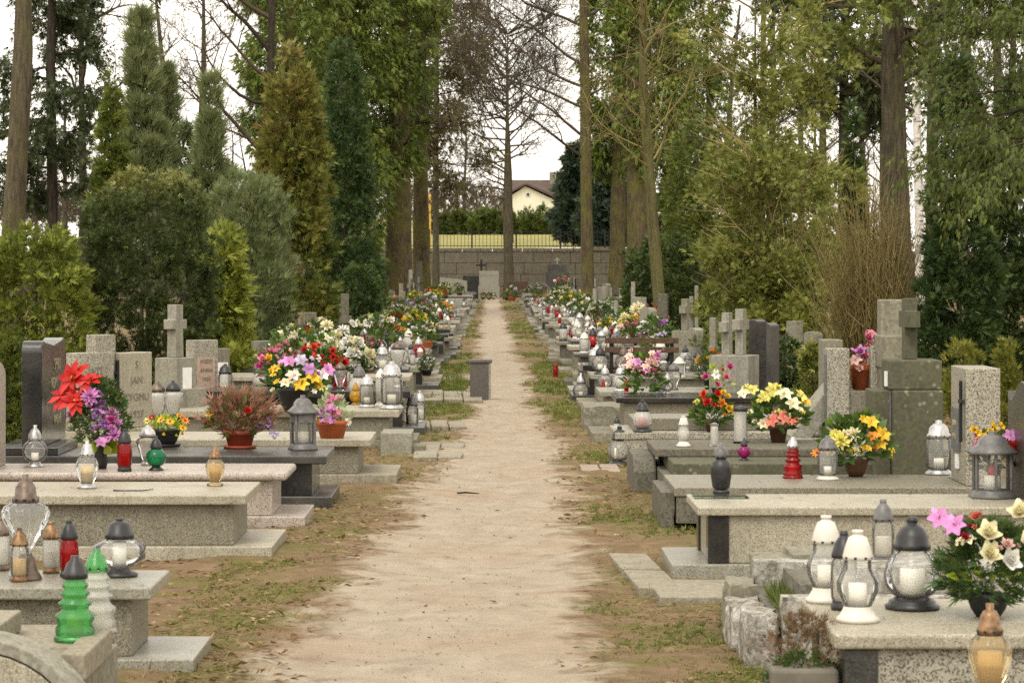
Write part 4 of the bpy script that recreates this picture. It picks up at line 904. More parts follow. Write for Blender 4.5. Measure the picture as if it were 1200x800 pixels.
paving('tan flagstones along the black pillar tomb', 'paving', .70, 1.6, 11.6, 12.35, 2, 1, 'slab_tan', .025)
paving('pink paving bricks at the foot of the speckled tomb', 'paving', .62, .90, 18.95, 19.65, 2, 4, 'brick_pinkish', .02)

# ------------------------------------------------------------------ grave lanterns
# every kind: parts as (part name, material slot, profile [(radius, height)], segments, ribs); heights and radii in units of the lantern's height
LT = {
 'globe': [('base', 'cap', [(0,0),(.29,0),(.30,.035),(.26,.06),(.25,.09),(.20,.12),(.17,.13)], 28, 0), ('glass_body', 'glass', [(.15,.125),(.24,.17),(.295,.26),(.31,.36),(.29,.47),(.225,.58),(.17,.63),(.17,.645)], 28, 10),
           ('cap', 'cap', [(.16,.635),(.20,.64),(.20,.69),(.185,.71),(.175,.79),(.13,.87),(.07,.915),(.05,.92),(.065,.94),(.06,.985),(.03,1.0),(0,1.0)], 24, 0), ('candle', 'wax', [(0,.13),(.135,.13),(.135,.43),(.12,.44),(0,.435)], 20, 0)],
 'hourglass': [('base', 'cap', [(0,0),(.235,0),(.24,.04),(.20,.07),(.165,.13),(.15,.17)], 26, 0), ('glass_body', 'glass', [(.145,.165),(.17,.22),(.215,.33),(.225,.42),(.19,.50),(.15,.57),(.145,.68)], 26, 8),
           ('cap', 'cap', [(.14,.675),(.165,.68),(.165,.72),(.135,.83),(.10,.92),(.055,.945),(.055,.965),(.065,.97),(.062,1.0),(0,1.0)], 22, 0), ('candle', 'wax', [(0,.17),(.10,.17),(.10,.42),(0,.42)], 14, 0)],
 'cylinder': [('base', 'cap', [(0,0),(.165,0),(.17,.05),(.15,.08),(.15,.11)], 22, 0), ('glass_body', 'glass', [(.145,.11),(.165,.16),(.172,.40),(.165,.60),(.13,.66)], 22, 6),
           ('cap', 'cap', [(.13,.655),(.16,.66),(.16,.70),(.12,.85),(.06,.93),(.05,.94),(.055,.95),(.05,1.0),(0,1.0)], 20, 0), ('candle', 'wax', [(0,.11),(.12,.11),(.12,.42),(0,.42)], 14, 0)],
 'urn': [('base', 'cap', [(0,0),(.155,0),(.155,.02),(.11,.10),(.085,.20),(.06,.24)], 24, 0), ('glass_body', 'glass', [(.06,.235),(.055,.28),(.08,.33),(.15,.45),(.215,.57),(.23,.64),(.20,.70),(.13,.735)], 32, 16),
           ('cap', 'cap', [(.12,.73),(.125,.74),(.125,.78),(.105,.80),(.095,.88),(.06,.94),(.03,.95),(.03,1.0),(0,1.0)], 22, 0)],
 'squat': [('base', 'cap', [(0,0),(.31,0),(.32,.04),(.20,.10),(.15,.16)], 24, 0), ('glass_body', 'glass', [(.15,.15),(.28,.19),(.45,.31),(.45,.53),(.26,.62),(.22,.645)], 10, 0),
           ('cap', 'cap', [(.20,.64),(.25,.65),(.25,.72),(.22,.76),(.18,.90),(.09,.95),(.05,.955),(.07,.97),(.06,1.0),(0,1.0)], 22, 0), ('candle', 'wax', [(0,.16),(.12,.16),(.12,.60),(0,.60)], 14, 0)],
 'tier': [('base', 'glass', [(0,0),(.25,0),(.255,.03),(.23,.06)], 24, 0), ('glass_body', 'glass', [(.23,.055),(.235,.14),(.20,.20),(.23,.25),(.235,.30),(.16,.36),(.165,.40),(.20,.425),(.20,.45),(.14,.49),(.145,.52),(.175,.545),(.175,.565),(.13,.60),(.155,.64),(.155,.66),(.12,.70),(.12,.73)], 24, 0),
           ('cap', 'cap', [(.11,.725),(.15,.73),(.15,.79),(.13,.82),(.10,.91),(.05,.95),(.05,1.0),(0,1.0)], 20, 0), ('candle', 'wax', [(0,.06),(.10,.06),(.10,.30),(0,.30)], 12, 0)],
 'ribbed': [('base', 'cap2', [(0,0),(.20,0),(.21,.04),(.16,.07),(.13,.10)], 22, 0), ('glass_body', 'glass', [(.12,.10),(.17,.20),(.225,.38),(.235,.50),(.20,.60),(.14,.66)], 30, 15),
           ('cap', 'cap', [(.12,.655),(.14,.66),(.145,.72),(.12,.76),(.10,.87),(.07,.92),(.04,.93),(.045,1.0),(0,1.0)], 18, 0), ('candle', 'wax', [(0,.11),(.11,.11),(.14,.30),(.13,.48),(0,.48)], 14, 0)],
 'ball': [('base', 'cap', [(0,0),(.22,0),(.22,.03),(.14,.09),(.12,.13)], 22, 0), ('glass_body', 'glass', [(.12,.125),(.22,.17),(.29,.28),(.305,.40),(.27,.52),(.18,.61),(.13,.64)], 24, 0),
           ('cap', 'cap', [(.13,.635),(.17,.64),(.165,.69),(.15,.78),(.10,.87),(.05,.92),(.04,.93),(.05,1.0),(0,1.0)], 20, 0), ('candle', 'wax', [(0,.13),(.09,.13),(.09,.34),(0,.34)], 12, 0)],
 'flare': [('base', 'cap', [(0,0),(.17,0),(.17,.05),(.13,.09)], 20, 0), ('glass_body', 'glass', [(.13,.085),(.16,.15),(.24,.40),(.30,.60),(.26,.66),(.17,.72)], 8, 0),
           ('cap', 'cap', [(.17,.715),(.21,.72),(.20,.78),(.16,.88),(.08,.95),(.05,.96),(.05,1.0),(0,1.0)], 20, 0)],
 'vase': [('base', 'cap', [(0,0),(.22,0),(.22,.05),(.15,.10)], 4, 0), ('glass_body', 'glass', [(.15,.095),(.17,.12),(.205,.35),(.21,.50),(.19,.60),(.12,.66),(.09,.70)], 16, 0),
           ('cap', 'cap2', [(.09,.695),(.13,.70),(.14,.74),(.13,.84),(.08,.90),(.05,.91),(.05,.97),(0,1.0)], 18, 0)],
 'bullet': [('base', 'cap', [(0,0),(.20,0),(.16,.05),(.11,.10),(.11,.14)], 6, 0), ('glass_body', 'glass', [(.11,.135),(.135,.15),(.14,.70),(.13,.72)], 20, 0),
           ('cap', 'cap', [(.12,.715),(.135,.72),(.135,.78),(.11,.88),(.06,.95),(.02,1.0),(0,1.0)], 20, 0), ('candle', 'wax', [(0,.14),(.10,.14),(.10,.40),(0,.40)], 12, 0)],
 'drum': [('base', 'cap2', [(0,0),(.25,0),(.26,.03),(.18,.10)], 22, 0), ('glass_body', 'glass', [(.18,.095),(.235,.14),(.235,.62),(.19,.67)], 12, 0),
           ('cap', 'cap', [(.18,.665),(.22,.67),(.22,.73),(.19,.76),(.17,.86),(.10,.93),(.06,.94),(.06,.99),(0,1.0)], 20, 0), ('candle', 'wax', [(0,.10),(.09,.10),(.09,.30),(0,.30)], 12, 0)],
 'block': [('base', 'cap', [(0,0),(.24,0),(.24,.05)], 4, 0), ('glass_body', 'glass', [(.22,.05),(.22,.85)], 4, 0), ('cap', 'cap', [(.21,.85),(.25,.855),(.25,.93),(.12,.98),(0,1.0)], 4, 0), ('candle', 'wax', [(0,.05),(.14,.05),(.14,.75),(0,.76)], 12, 0)],
}
_lm = {}
def lat_part(kind, i, mats):
    nm, slot, prof, seg, ribs = LT[kind][i]; m = mats[slot]; key = (kind, i, m)
    if key not in _lm:
        dense = prof
        V, Fc = lathe_geo(dense, seg if not ribs else max(seg, ribs*3), .035 if ribs else 0, ribs, math.pi/4 if seg == 4 else .2)
        _lm[key] = npmesh(nm, V, Fc, m, smooth=seg > 12)
    return nm, _lm[key]
_lj = {}
def lat_joined(kind, mats, seg=10):
    key = (kind, tuple(sorted(mats.items())))
    if key not in _lj:
        A = Acc(); used = []
        for nm, slot, prof, sg, ribs in LT[kind]:
            m = mats[slot]
            if m not in used: used.append(m)
            A.add(*lathe_geo(prof, min(seg, sg)), used.index(m))
        _lj[key] = A.mesh('grave_lantern', used)
    return _lj[key]
def lantern(kind, label, px, py, hpx, z, glass='glass_clear', cap='plastic_black', cap2=None, wax='wax_white', Y=None, far=False, group=None, X=None):
    """a grave lantern standing at (px, py) of the photograph on a surface at height z, hpx rows tall"""
    if Y is None: Y = PY(py, z)
    if X is None: X = PX(px, Y)
    h = hpx/F*Y; mats = {'glass': glass, 'cap': cap, 'cap2': cap2 or cap, 'wax': wax}
    rz = random.uniform(0, 6) if kind not in ('block', 'vase') else random.uniform(-.3, .3)
    if far:
        o = put('grave_lantern', lat_joined(kind, mats), None, (X, Y, z+.001), (0, 0, rz), h); return tag(o, label, 'lantern', group)
    o = empty('grave_lantern', (X, Y, z+.001), label, 'lantern', group, rz, h)
    for i in range(len(LT[kind])):
        nm, me = lat_part(kind, i, mats); p = put(nm, me, o)
        if nm == 'cap' and hpx > 34:
            pr = LT[kind][i][2]; A = Acc(); r1, z1 = pr[2]; seg = 4 if kind == 'block' else 9
            for k in range(9):
                q = 2*math.pi*k/9; cx, cy, hw = math.cos(q)*r1*1.004, math.sin(q)*r1*1.004, .016; tx, ty = -math.sin(q)*hw, math.cos(q)*hw
                A.add([(cx-tx, cy-ty, z1-.032), (cx+tx, cy+ty, z1-.032), (cx+tx, cy+ty, z1-.005), (cx-tx, cy-ty, z1-.005)], [(0, 1, 2, 3)])
            key = ('vent', kind)
            if key not in _lm: _lm[key] = A.mesh('vent_holes', 'iron_black', False)
            put('vent_holes', _lm[key], p)['kind'] = 'stuff'
    return o
def house_lantern(label, px, py, hpx, z, seg, wide, frame, pane='glass_clear', wax='wax_white', flame=None, arch=False):
    Y = PY(py, z); h = hpx/F*Y; o = empty('grave_lantern', (PX(px, Y), Y, z+.001), label, 'lantern', None, math.pi/seg if seg == 6 else .35, h)
    w = wide
    def lp(nm, prof, m, sg=seg): V, Fc = lathe_geo(prof, sg, phase=math.pi/4 if sg == 4 else 0); return put(nm, npmesh(nm, V, Fc, m), o)
    lp('base', [(0,0),(w*1.12,0),(w*1.12,.03),(w*.95,.10),(w*.95,.125)], frame)
    lp('pane', [(w*.86,.125),(w*.86,.66)], pane)
    lp('roof', [(w*.80,.655),(w*1.18,.66),(w*1.18,.70),(w*.75,.80),(w*.70,.86),(w*.45,.93),(w*.2,.95),(w*.2,1.0),(0,1.0)], frame)
    for k in range(seg):
        a = 2*math.pi*k/seg+(math.pi/4 if seg == 4 else 0)
        put('post', boxmesh('post', -.02, .02, -.02, .02, .12, .665, frame, .004, 1), o, (w*.88*math.cos(a), w*.88*math.sin(a), 0), (0, 0, a))
    lp('candle', [(0,.13),(w*.38,.13),(w*.38,.33),(0,.34)], wax, 14)
    if flame: lp('flame', [(0,.335),(w*.22,.37),(w*.14,.46),(0,.52)], flame, 10)
    if arch:
        for k in range(seg):
            a = 2*math.pi*(k+.5)/seg+(math.pi/4 if seg == 4 else 0); rr = w*.86*math.cos(math.pi/seg)+.012
            put('arch_panel', boxmesh('arch_panel', -.008, .008, -w*.5, w*.5, .50, .66, frame, .002, 1), o, (rr*math.cos(a), rr*math.sin(a), 0), (0, 0, a))
    return o

BK, GY, WH, CO, BR, SI = 'plastic_black', 'plastic_grey', 'plastic_white', 'metal_copper', 'metal_bronze', 'metal_silver'
# left, nearest
lantern('tier', 'tiered green glass lantern with black cap on the old stepped tomb', 88, 750, 99, .266, 'glass_green', BK, None, 'wax_amber')
lantern('tier', 'tiered white glass lantern with a green cap behind the green one', 113, 741, 98, .266, 'glass_milky', 'glass_green')
lantern('urn', 'tall clear fluted urn lantern with copper topped cap', 30, 679, 123, .30, 'glass_clear', BR)
lantern('cylinder', 'small clear lantern with bronze cap in front of the fluted urn', 23, 681, 63, .30, 'glass_clear', CO, None, 'wax_amber')
lantern('cylinder', 'clear cylinder lantern with copper cap between the urn and red lantern', 60, 671, 60, .30, 'glass_milky', CO)
lantern('cylinder', 'red glass cylinder lantern with black cap on the grey tomb', 81, 675, 66, .30, 'glass_red', BK, None, 'wax_red')
lantern('squat', 'squat wide octagonal clear lantern with domed black cap', 140, 675, 68, .30, 'glass_clear', BK)
lantern('cylinder', 'milky lantern with bronze foot at the left of the fluted urn', 1, 668, 62, .30, 'glass_milky', BR)
lantern('ribbed', 'ribbed clear and tan glass lantern on the long beige slab', 102, 572, 56, .31, 'glass_clear', SI, SI, 'wax_tan')
lantern('ribbed', 'small amber ribbed glass lantern with copper cap on the long beige slab', 252, 569, 47, .31, 'glass_amber', CO, 'glass_amber', 'wax_tan')
lantern('ball', 'clear glass ball lantern with silver cap on the pinkish slab', 41, 547, 49, .30, 'glass_clear', SI)
lantern('cylinder', 'red lantern with dark cap beneath the poinsettia bouquet', 146, 552, 50, .30, 'glass_red', BK, None, 'wax_amber')
lantern('ball', 'dark green glass ball lantern beside the pansy bowl', 183, 551, 40, .30, 'glass_darkgreen', BK)
lantern('flare', 'milky clear lantern with silver cap behind the green ball one', 173, 545, 47, .30, 'glass_smoky', SI)
lantern('flare', 'milky flared lantern with bronze cap before the pale pedestal', 185, 489, 42, .31, 'glass_milky', BR)
lantern('flare', 'milky flared lantern with dark cap touching the bronze capped one', 203, 489, 43, .31, 'glass_milky', BK)
house_lantern('dark grey arched house lantern at the end of the black slab', 355, 527, 64, .31, 4, .28, GY, 'glass_smoky', 'wax_white', None, True)
lantern('drum', 'dark capped drum lantern in front of the brown stele', 264, 462, 36, .30, 'glass_smoky', BK)
lantern('ball', 'frosted white ball lantern over the silver lanterns', 421, 470, 44, .30, 'glass_milky', GY)
lantern('drum', 'silver ribbed lantern left of the white one', 430, 477, 38, .30, 'glass_smoky', SI)
lantern('bullet', 'slim white lantern between two silver lanterns', 446, 476, 44, .30, 'glass_milky', WH)
lantern('drum', 'tall silver banded lantern at the slab corner', 459, 479, 56, .30, 'glass_smoky', SI)
lantern('ball', 'orange round lantern beside the silver lanterns', 417, 474, 26, .30, 'glass_yellow', 'glass_yellow')  # yellow tinted glass body and cap, no emission
lantern('ball', 'yellow round lantern on the ground below the slab corner', 470, 506, 21, .0, 'glass_yellow', 'glass_yellow')
lantern('cylinder', 'clear lantern on the paving under the silver lanterns', 483, 503, 42, .02, 'glass_clear', GY)
lantern('cylinder', 'clear grey capped lantern behind the one on the paving', 492, 496, 38, .02, 'glass_clear', SI)
house_lantern('small black iron house lantern among the white flowers', 399, 414, 34, .36, 4, .28, BK, 'glass_smoky')
# right, nearest
lantern('hourglass', 'white capped hourglass lantern at the back of the slab corner', 968, 705, 101, .35, 'glass_clear', WH)
lantern('hourglass', 'white capped hourglass lantern at the front slab corner', 1005, 728, 107, .35, 'glass_clear', WH)
lantern('cylinder', 'slim dark capped lantern between the two white capped ones', 989, 714, 92, .35, 'glass_smoky', BK)
lantern('globe', 'large clear globe lantern with black cap and white candle', 1069, 713, 108, .35, 'glass_clear', BK)
lantern('ribbed', 'large amber and silver lantern with copper cap near the slab', 1160, 815, 108, .30, 'glass_amber', CO, SI, 'wax_tan')
lantern('cylinder', 'clear ribbed lantern with grey cap on the crumbling tomb', 1035, 660, 75, .28, 'glass_smoky', GY)
pt = tag(box('glass_plate', PX(845, 13.1)-.14, PX(845, 13.1)+.12, 12.95, 13.15, .3305, .337, 'glass_plate', None, 0), 'small green tinted glass plate under the black vase lantern', 'plate')
lantern('vase', 'black vase shaped lantern with dark metal cap on glass plate', 845, 578, 60, .337, 'plastic_black', BK, GY)
house_lantern('hexagonal grey lantern with clear panes and a red tipped candle', 1163, 583, 78, .33, 6, .34, GY, 'glass_clear', 'wax_white', 'wax_red')
lantern('tier', 'red and white tiered glass lantern on the brown tomb', 929, 560, 48, .22, 'glass_red', SI, None, 'wax_white')
lantern('drum', 'clear lantern with grey cap and white foot by the yellow arrangement', 970, 562, 52, .22, 'glass_clear', GY, WH)
lantern('cylinder', 'dark capped lantern behind the yellow arrangement', 980, 546, 48, .24, 'glass_smoky', BK)
lantern('drum', 'wide clear lantern with domed silver cap under the olive cross', 1100, 556, 64, .22, 'glass_clear', SI, SI)
lantern('bullet', 'slim silver bullet lantern with pointed dark cap', 1124, 560, 70, .22, 'glass_smoky', SI)
lantern('globe', 'milky globe lantern with black cap on the speckled tomb', 753, 506, 38, .24, 'glass_milky', BK, None, 'wax_red')
lantern('hourglass', 'white glass lantern with white cap on the speckled tomb', 801, 523, 36, .29, 'glass_milky', WH)
lantern('block', 'clear square candle lantern beside the tall dark capped one', 837, 522, 27, .29, 'glass_milky', 'glass_clear')
lantern('block', 'tall square candle lantern with rounded black cap', 868, 519, 44, .29, 'glass_milky', BK)
lantern('ball', 'magenta glass lantern with black cap on the dark stepped tomb', 872, 539, 26, .24, 'glass_magenta', BK)
lantern('globe', 'clear globe lantern standing on the ground by the pink bricks', 726, 545, 46, .0, 'glass_clear', BK)
lantern('hourglass', 'small white capped lantern behind the globe on the ground', 723, 512, 24, .20, 'glass_milky', BK)
lantern('ball', 'silver ball lantern on the ground before the crumbled kerb', 681, 470, 33, .0, 'glass_smoky', SI)
lantern('ball', 'clear ball lantern with silver cap on the crumbled kerb', 709, 458, 30, .22, 'glass_clear', SI)
lantern('cylinder', 'small red glass lantern below the clear ball one', 707, 460, 15, .22, 'glass_red', 'glass_red', None, 'wax_red')
lantern('cylinder', 'small red glass lantern at the black slab edge', 734, 459, 16, .36, 'glass_red', 'glass_red', None, 'wax_red')
lantern('vase', 'grey stone coloured vase lantern on the black slab', 776, 459, 34, .36, GY, GY)
lantern('ball', 'silver grey pot bellied lantern on the black slab', 782, 461, 24, .36, 'glass_smoky', SI)
house_lantern('small white house lantern behind the black slab', 796, 442, 24, .36, 4, .30, WH, 'glass_milky')
lantern('cylinder', 'red glass lantern at the path edge near a dark plinth', 651, 442, 18, .02, 'glass_red', 'glass_red', None, 'wax_red')
lantern('drum', 'dark ringed drum lantern beside the white house lantern', 818, 436, 26, .36, 'glass_smoky', BK)
lantern('drum', 'silver ringed drum lantern beside the dark ringed one', 806, 436, 22, .36, 'glass_smoky', GY)
lantern('drum', 'wide silver lantern in front of the bench', 696, 436, 28, .30, 'glass_smoky', SI)

# ------------------------------------------------------------------ flowers
def petal(n, L, W, curl, cup, tw=0):
    """one petal as a 2 x n strip in (out, side, up)"""
    V, Fc = [], []
    for i in range(n+1):
        u = i/n; w = W*math.sin(math.pi*min(.97, .12+u*.83))**.8; x = L*u; z = curl*u*u*L+cup*u*L
        V += [(x, -w/2, z+.12*w), (x, 0, z), (x, w/2, z+.12*w)]
    for i in range(n):
        a = i*3; Fc += [(a, a+3, a+4, a+1), (a+1, a+4, a+5, a+2)]
    return V, Fc
def rotp(V, az, el, off=(0,0,0)):
    M = Matrix.Rotation(az, 4, 'Z')@Matrix.Rotation(-el, 4, 'Y'); o = Vector(off)
    return [tuple(M@Vector(v)+o) for v in V]
def flower_geo(A, kind, lite=False):
    """unit flower, radius about 1, facing +z, added to accumulator A (slot 0 petals, slot 1 centre)"""
    if kind == 'mum':
        for ring_, (el, n, l) in enumerate([(5, 9, 1), (28, 9, .98), (52, 7, .92), (74, 5, .85)] if not lite else [(8, 7, 1), (42, 6, .95), (72, 4, .85)]):
            for k in range(n): A.add(rotp(petal(2, l, .42, -.15, .05)[0], 6.283*(k+.5*ring_)/n+random.uniform(-.2, .2), R(el+random.uniform(-8, 8))), petal(2, l, .42, 0, 0)[1], 0)
    elif kind == 'lily':
        for k in range(6): A.add(rotp(petal(3, 1, .74 if k % 2 else .60, -.6, .6)[0], 6.283*k/6+random.uniform(-.08, .08), R(12)), petal(3, 1, 1, 0, 0)[1], 0)
        A.add(*lathe_geo([(.02, 0), (.06, .3), (.05, .5), (0, .55)], 5), 1)
    elif kind == 'rose':
        for el, n, l, w in ([(12, 5, 1, .85), (40, 5, .85, .75), (62, 4, .75, .62), (80, 3, .68, .5)] if not lite else [(15, 5, 1, .85), (50, 4, .8, .7), (78, 3, .7, .5)]):
            for k in range(n): A.add(rotp(petal(2, l, w, .35, .0)[0], 6.283*k/n+random.uniform(-.3, .3)+el, R(el)), petal(2, 1, 1, 0, 0)[1], 0)
    elif kind == 'daisy':
        for k in range(9): A.add(rotp(petal(2, 1, .45, -.1, .12)[0], 6.283*k/9+random.uniform(-.1, .1), R(8)), petal(2, 1, 1, 0, 0)[1], 0)
        A.add(*lathe_geo([(.26, .02), (.24, .12), (.1, .18), (0, .18)], 8), 1)
    elif kind == 'star':
        for el, n, l, w in ((0, 7, 1, .42), (20, 6, .75, .36), (48, 4, .5, .28)):
            for k in range(n): A.add(rotp(petal(3, l*random.uniform(.85, 1.1), w, -.25, .12)[0], 6.283*k/n+el+random.uniform(-.2, .2), R(el)), petal(3, 1, 1, 0, 0)[1], 0)
        A.add(*lathe_geo([(.1, .02), (.09, .1), (0, .12)], 6), 1)
    elif kind == 'bunch':
        for k in range(7):
            az = random.uniform(0, 6.28); off = (random.gauss(0, .4), random.gauss(0, .4), random.gauss(0, .3))
            for j in range(5): A.add(rotp(petal(2, .42, .36, .1, .1)[0], az+6.283*j/5, R(20), off), petal(2, 1, 1, 0, 0)[1], 0)
_fl = {}
def flower_mesh(kind, col, centre):
    key = (kind, col, centre)
    if key not in _fl:
        A = Acc(); flower_geo(A, kind); _fl[key] = A.mesh('flower', ['petal_'+col, 'petal_'+centre], False)
    return _fl[key]
def blades(name, n, L, W, mat, up=.5, r0=.02, tpl='leaf', zc=0.0, tintm=.45, flat=(1, 1)):
    th = rng.uniform(0, 2*np.pi, n); out = np.stack([np.cos(th)*flat[0], np.sin(th)*flat[1], np.zeros(n)], 1)
    P = out*rng.uniform(0, r0, (n, 1)); P[:, 2] = zc+rng.uniform(0, L*.35, n)
    D = out+np.array([0, 0, 1])*rng.uniform(up-.45, up+.6, (n, 1))+rng.normal(0, .15, (n, 3))
    return sprays(name, P, D, L*rng.uniform(.6, 1.15, n), mat, tintm+rng.normal(0, .2, n), tpl, sag=.25)
def dome_leaves(name, n, W, z0, z1, L, mat, tpl='leaf', tintm=.45, up=.35, fill=.7):
    """leaves through a dome-shaped bunch from z0 to z1, half width W"""
    th = rng.uniform(0, 2*np.pi, n); u = rng.random(n)**.8; out = np.stack([np.cos(th), np.sin(th)*.85, np.zeros(n)], 1)
    rr = W*np.sqrt(np.clip(1-(u*.96)**2, .02, 1))*(1-fill*rng.random(n)**1.5)*(.45+.55*np.minimum(1, u*4))
    P = out*rr[:, None]; P[:, 2] = z0+(z1-z0)*u
    D = out*(1.1-u[:, None]*.7)+np.array([0, 0, 1])*(up+u[:, None]*.7)+rng.normal(0, .35, (n, 3))
    return sprays(name, P, D, L*rng.uniform(.6, 1.2, n), mat, tintm+rng.normal(0, .2, n), tpl, sag=.2)
POTS = {'bowl': [(0,0),(.55,0),(.8,.35),(1.0,.9),(1.05,1.0),(.95,1.0),(.9,.9),(0,.85)], 'pot': [(0,0),(.68,0),(.9,.75),(1.02,.76),(1.05,1.0),(.93,1.0),(.9,.9),(0,.88)], 'vase': [(0,0),(.6,0),(.75,.2),(.62,.5),(.85,.9),(1,1.0),(.85,1.0),(0,.9)]}
def pot_part(o, kind, r, h, mat, saucer=False):
    V, Fc = lathe_geo([(a*r, b*h) for a, b in POTS[kind]], 20); p = put('pot', npmesh('pot', V, Fc, mat, smooth=True), o)
    if saucer: V, Fc = lathe_geo([(0,.0),(r*.95,0),(r*1.05,h*.16),(r*.98,h*.16),(0,h*.1)], 20); put('saucer', npmesh('saucer', V, Fc, mat, smooth=True), p)
    return p
def bouquet(label, px, py, z, wpx, hpx, heads, pot=('bowl', 'pot_black', .36, .2), leaf=('leaf_plant', 60, 'leaf'), group=None, Y=None, name='flower_arrangement', dome_=.62, back=0.5):
    """a pot or bowl of flowers standing at (px, py): heads = (kind, colour, centre, size px, dx px, dy px) or counted mixes"""
    if Y is None: Y = PY(py, z)
    s = Y/F; X = PX(px, Y); o = empty(name, (X, Y, z+.001), label, 'flowers', group)
    W, Hh = wpx*s/2, hpx*s; ph = 0
    if pot: ph = Hh*pot[3]; pot_part(o, pot[0], W*pot[2], ph, pot[1], len(pot) > 4)
    if leaf:
        put('foliage', dome_leaves('foliage', int(leaf[1]*2.2), W*.84, ph*.75, Hh*.80, min(Hh, W*2)*(.24 if leaf[2] == 'leaf' else .17), leaf[0], leaf[2]), o)
    fill = []
    for kd, col, cen, sp, dx, dy in heads:
        if kd == 'star' or sp > 30: continue
        for _ in range(2 if len(heads) > 6 else 1):
            fill.append((random.choice([kd, 'bunch', 'rose']), col, cen, sp*random.uniform(.42, .62), max(-wpx*.40, min(wpx*.40, dx+random.gauss(0, .40)*sp)), min(hpx*.62, max(2, dy+random.gauss(.25, .5)*sp))))
    for kd, col, cen, sp, dx, dy in heads+fill:
        h = max(ph*.6, Hh-dy*s); u = min(1, h/Hh)
        fy = -math.sqrt(max(.0, (W*.9)**2*(1-(u*.88)**2)-(dx*s)**2*.8))*random.uniform(.7, 1.0)
        d = Vector((dx*s*.7, -W*.9-.02, W*.9)).normalized()+Vector((random.gauss(0, .22), random.gauss(0, .18), random.gauss(0, .18)))
        q = d.to_track_quat('Z', 'Y').to_euler()
        fo = put('flower', flower_mesh(kd, col, cen), o, (dx*s, fy, h), q, sp*s/2*.98)
        if kd == 'bunch': fo['kind'] = 'stuff'
    return o
def mixheads(n, kinds, cols, size, w, h, cen='yellow'):
    L = []
    for i in range(n):
        a = random.uniform(0, 6.28); r = math.sqrt(random.random()); dx = math.cos(a)*r*w*.46; dy = h*.30*(1-math.sin(a)*r)+h*.02+h*.12*abs(dx)/(w*.5)
        L.append((random.choice(kinds), random.choice(cols), cen, size*random.uniform(.8, 1.2), dx, dy))
    return L
# poinsettia arrangement on the pinkish slab
b = bouquet('tall bouquet of red poinsettia, pink pompons and purple sprays', 118, 549, .30, 80, 128,
    [('star','red','yellow',60,-32,22), ('star','red','yellow',48,-42,42), ('star','red','yellow',38,-10,24), ('star','red','yellow',40,-28,48),
     ('mum','orchid','orchid',24,-40,52), ('mum','orchid','orchid',25,-8,42), ('mum','orchid','yellow',20,16,64), ('bunch','dusk','lilac',20,2,58), ('mum','violet','yellow',17,8,74), ('mum','orchid','yellow',21,20,88), ('lily','orchid','lemon',20,6,96), ('rose','magenta','lemon',16,16,70), ('bunch','dusk','lilac',18,2,56)],
    ('vase','pot_black',.28,.3), ('leaf_fir', 260, 'tuft', .5))
put('leaves', blades('leaves', 16, .17, 1, 'leaf_lime', .5, .04, 'leaf', .08, .45), b)
# heather pot and others on the black slab
b = bouquet('feathery reddish heather in a terracotta pot with saucer', 281, 525, .31, 84, 70, [('daisy','yellow','orange',12,-34,30), ('rose','crimson','crimson',8,-38,42), ('rose','red','crimson',14,12,26), ('bunch','dusk','lilac',18,34,42), ('bunch','lilac','dusk',14,40,54)], ('pot','terracotta_red',.46,.30,1), ('leaf_plant', 40, 'leaf', .4))
put('heather', dome_leaves('heather', 900, .22, .08, .30, .095, 'heather', 'wisp', .45, .8, .8), b); put('heather', dome_leaves('heather', 90, .26, .10, .34, .12, 'heather', 'wisp', .75, .7, .3), b)
for q_ in b.children:
    if q_.name.startswith('heather'): q_['kind'] = 'stuff'
bouquet('black bowl of yellow pansies on the black slab', 193, 523, .31, 54, 40, [('daisy','yellow','crimson',13,-2,8), ('daisy','yellow','crimson',12,8,10), ('daisy','orange','crimson',12,24,10), ('daisy','lemon','crimson',10,-20,10), ('daisy','crimson','yellow',10,-14,6), ('daisy','yellow','crimson',11,22,18)], ('bowl','pot_black',.68,.5,1), ('leaf_lime', 70, 'leaf', .6))
bouquet('pink hyacinth growing in an orange trough pot', 389, 513, .30, 50, 58, [('bunch','pink','blush',18,2,12), ('bunch','orchid','blush',20,-1,20), ('bunch','pink','orchid',21,3,27), ('bunch','orchid','blush',19,-3,34), ('daisy','white','yellow',9,20,40), ('daisy','yellow','crimson',8,-18,36), ('daisy','dusk','yellow',8,-15,32)], ('pot','terracotta',.80,.36), ('leaf_sage', 60, 'leaf', .45))
bouquet('mixed purple, yellow and white lily bouquet in a black bowl', 344, 482, .30, 92, 64,
    [('lily','orchid','yellow',20,-4,6), ('lily','lilac','yellow',18,10,4), ('daisy','yellow','orange',18,-20,14), ('lily','cream','yellow',20,2,22), ('lily','yellow','orange',22,12,32), ('lily','yellow','orange',20,24,24), ('lily','white','yellow',18,34,22), ('lily','orchid','magenta',18,40,16), ('lily','violet','yellow',18,20,14), ('rose','pink','yellow',15,-36,4), ('rose','yellow','yellow',13,-28,2), ('lily','cream','orange',18,-6,30), ('daisy','lemon','orange',16,32,34), ('rose','magenta','yellow',13,-40,12)], ('bowl','pot_black',.42,.42), ('leaf_plant', 90, 'leaf'))
bouquet('big bunch of red geraniums with bright green leaves', 374, 458, .34, 78, 56, mixheads(16, ['mum','rose'], ['red','scarlet','red'], 12, 70, 50), ('bowl','pot_black',.5,.3), ('leaf_plant', 110, 'leaf'))
bouquet('cone shaped arrangement of white chrysanthemums in a stone vase', 388, 440, .36, 66, 64, mixheads(12, ['mum','rose'], ['white','cream','white'], 15, 60, 56), ('vase','granite_grey',.34,.42), ('leaf_fir', 140, 'tuft'))
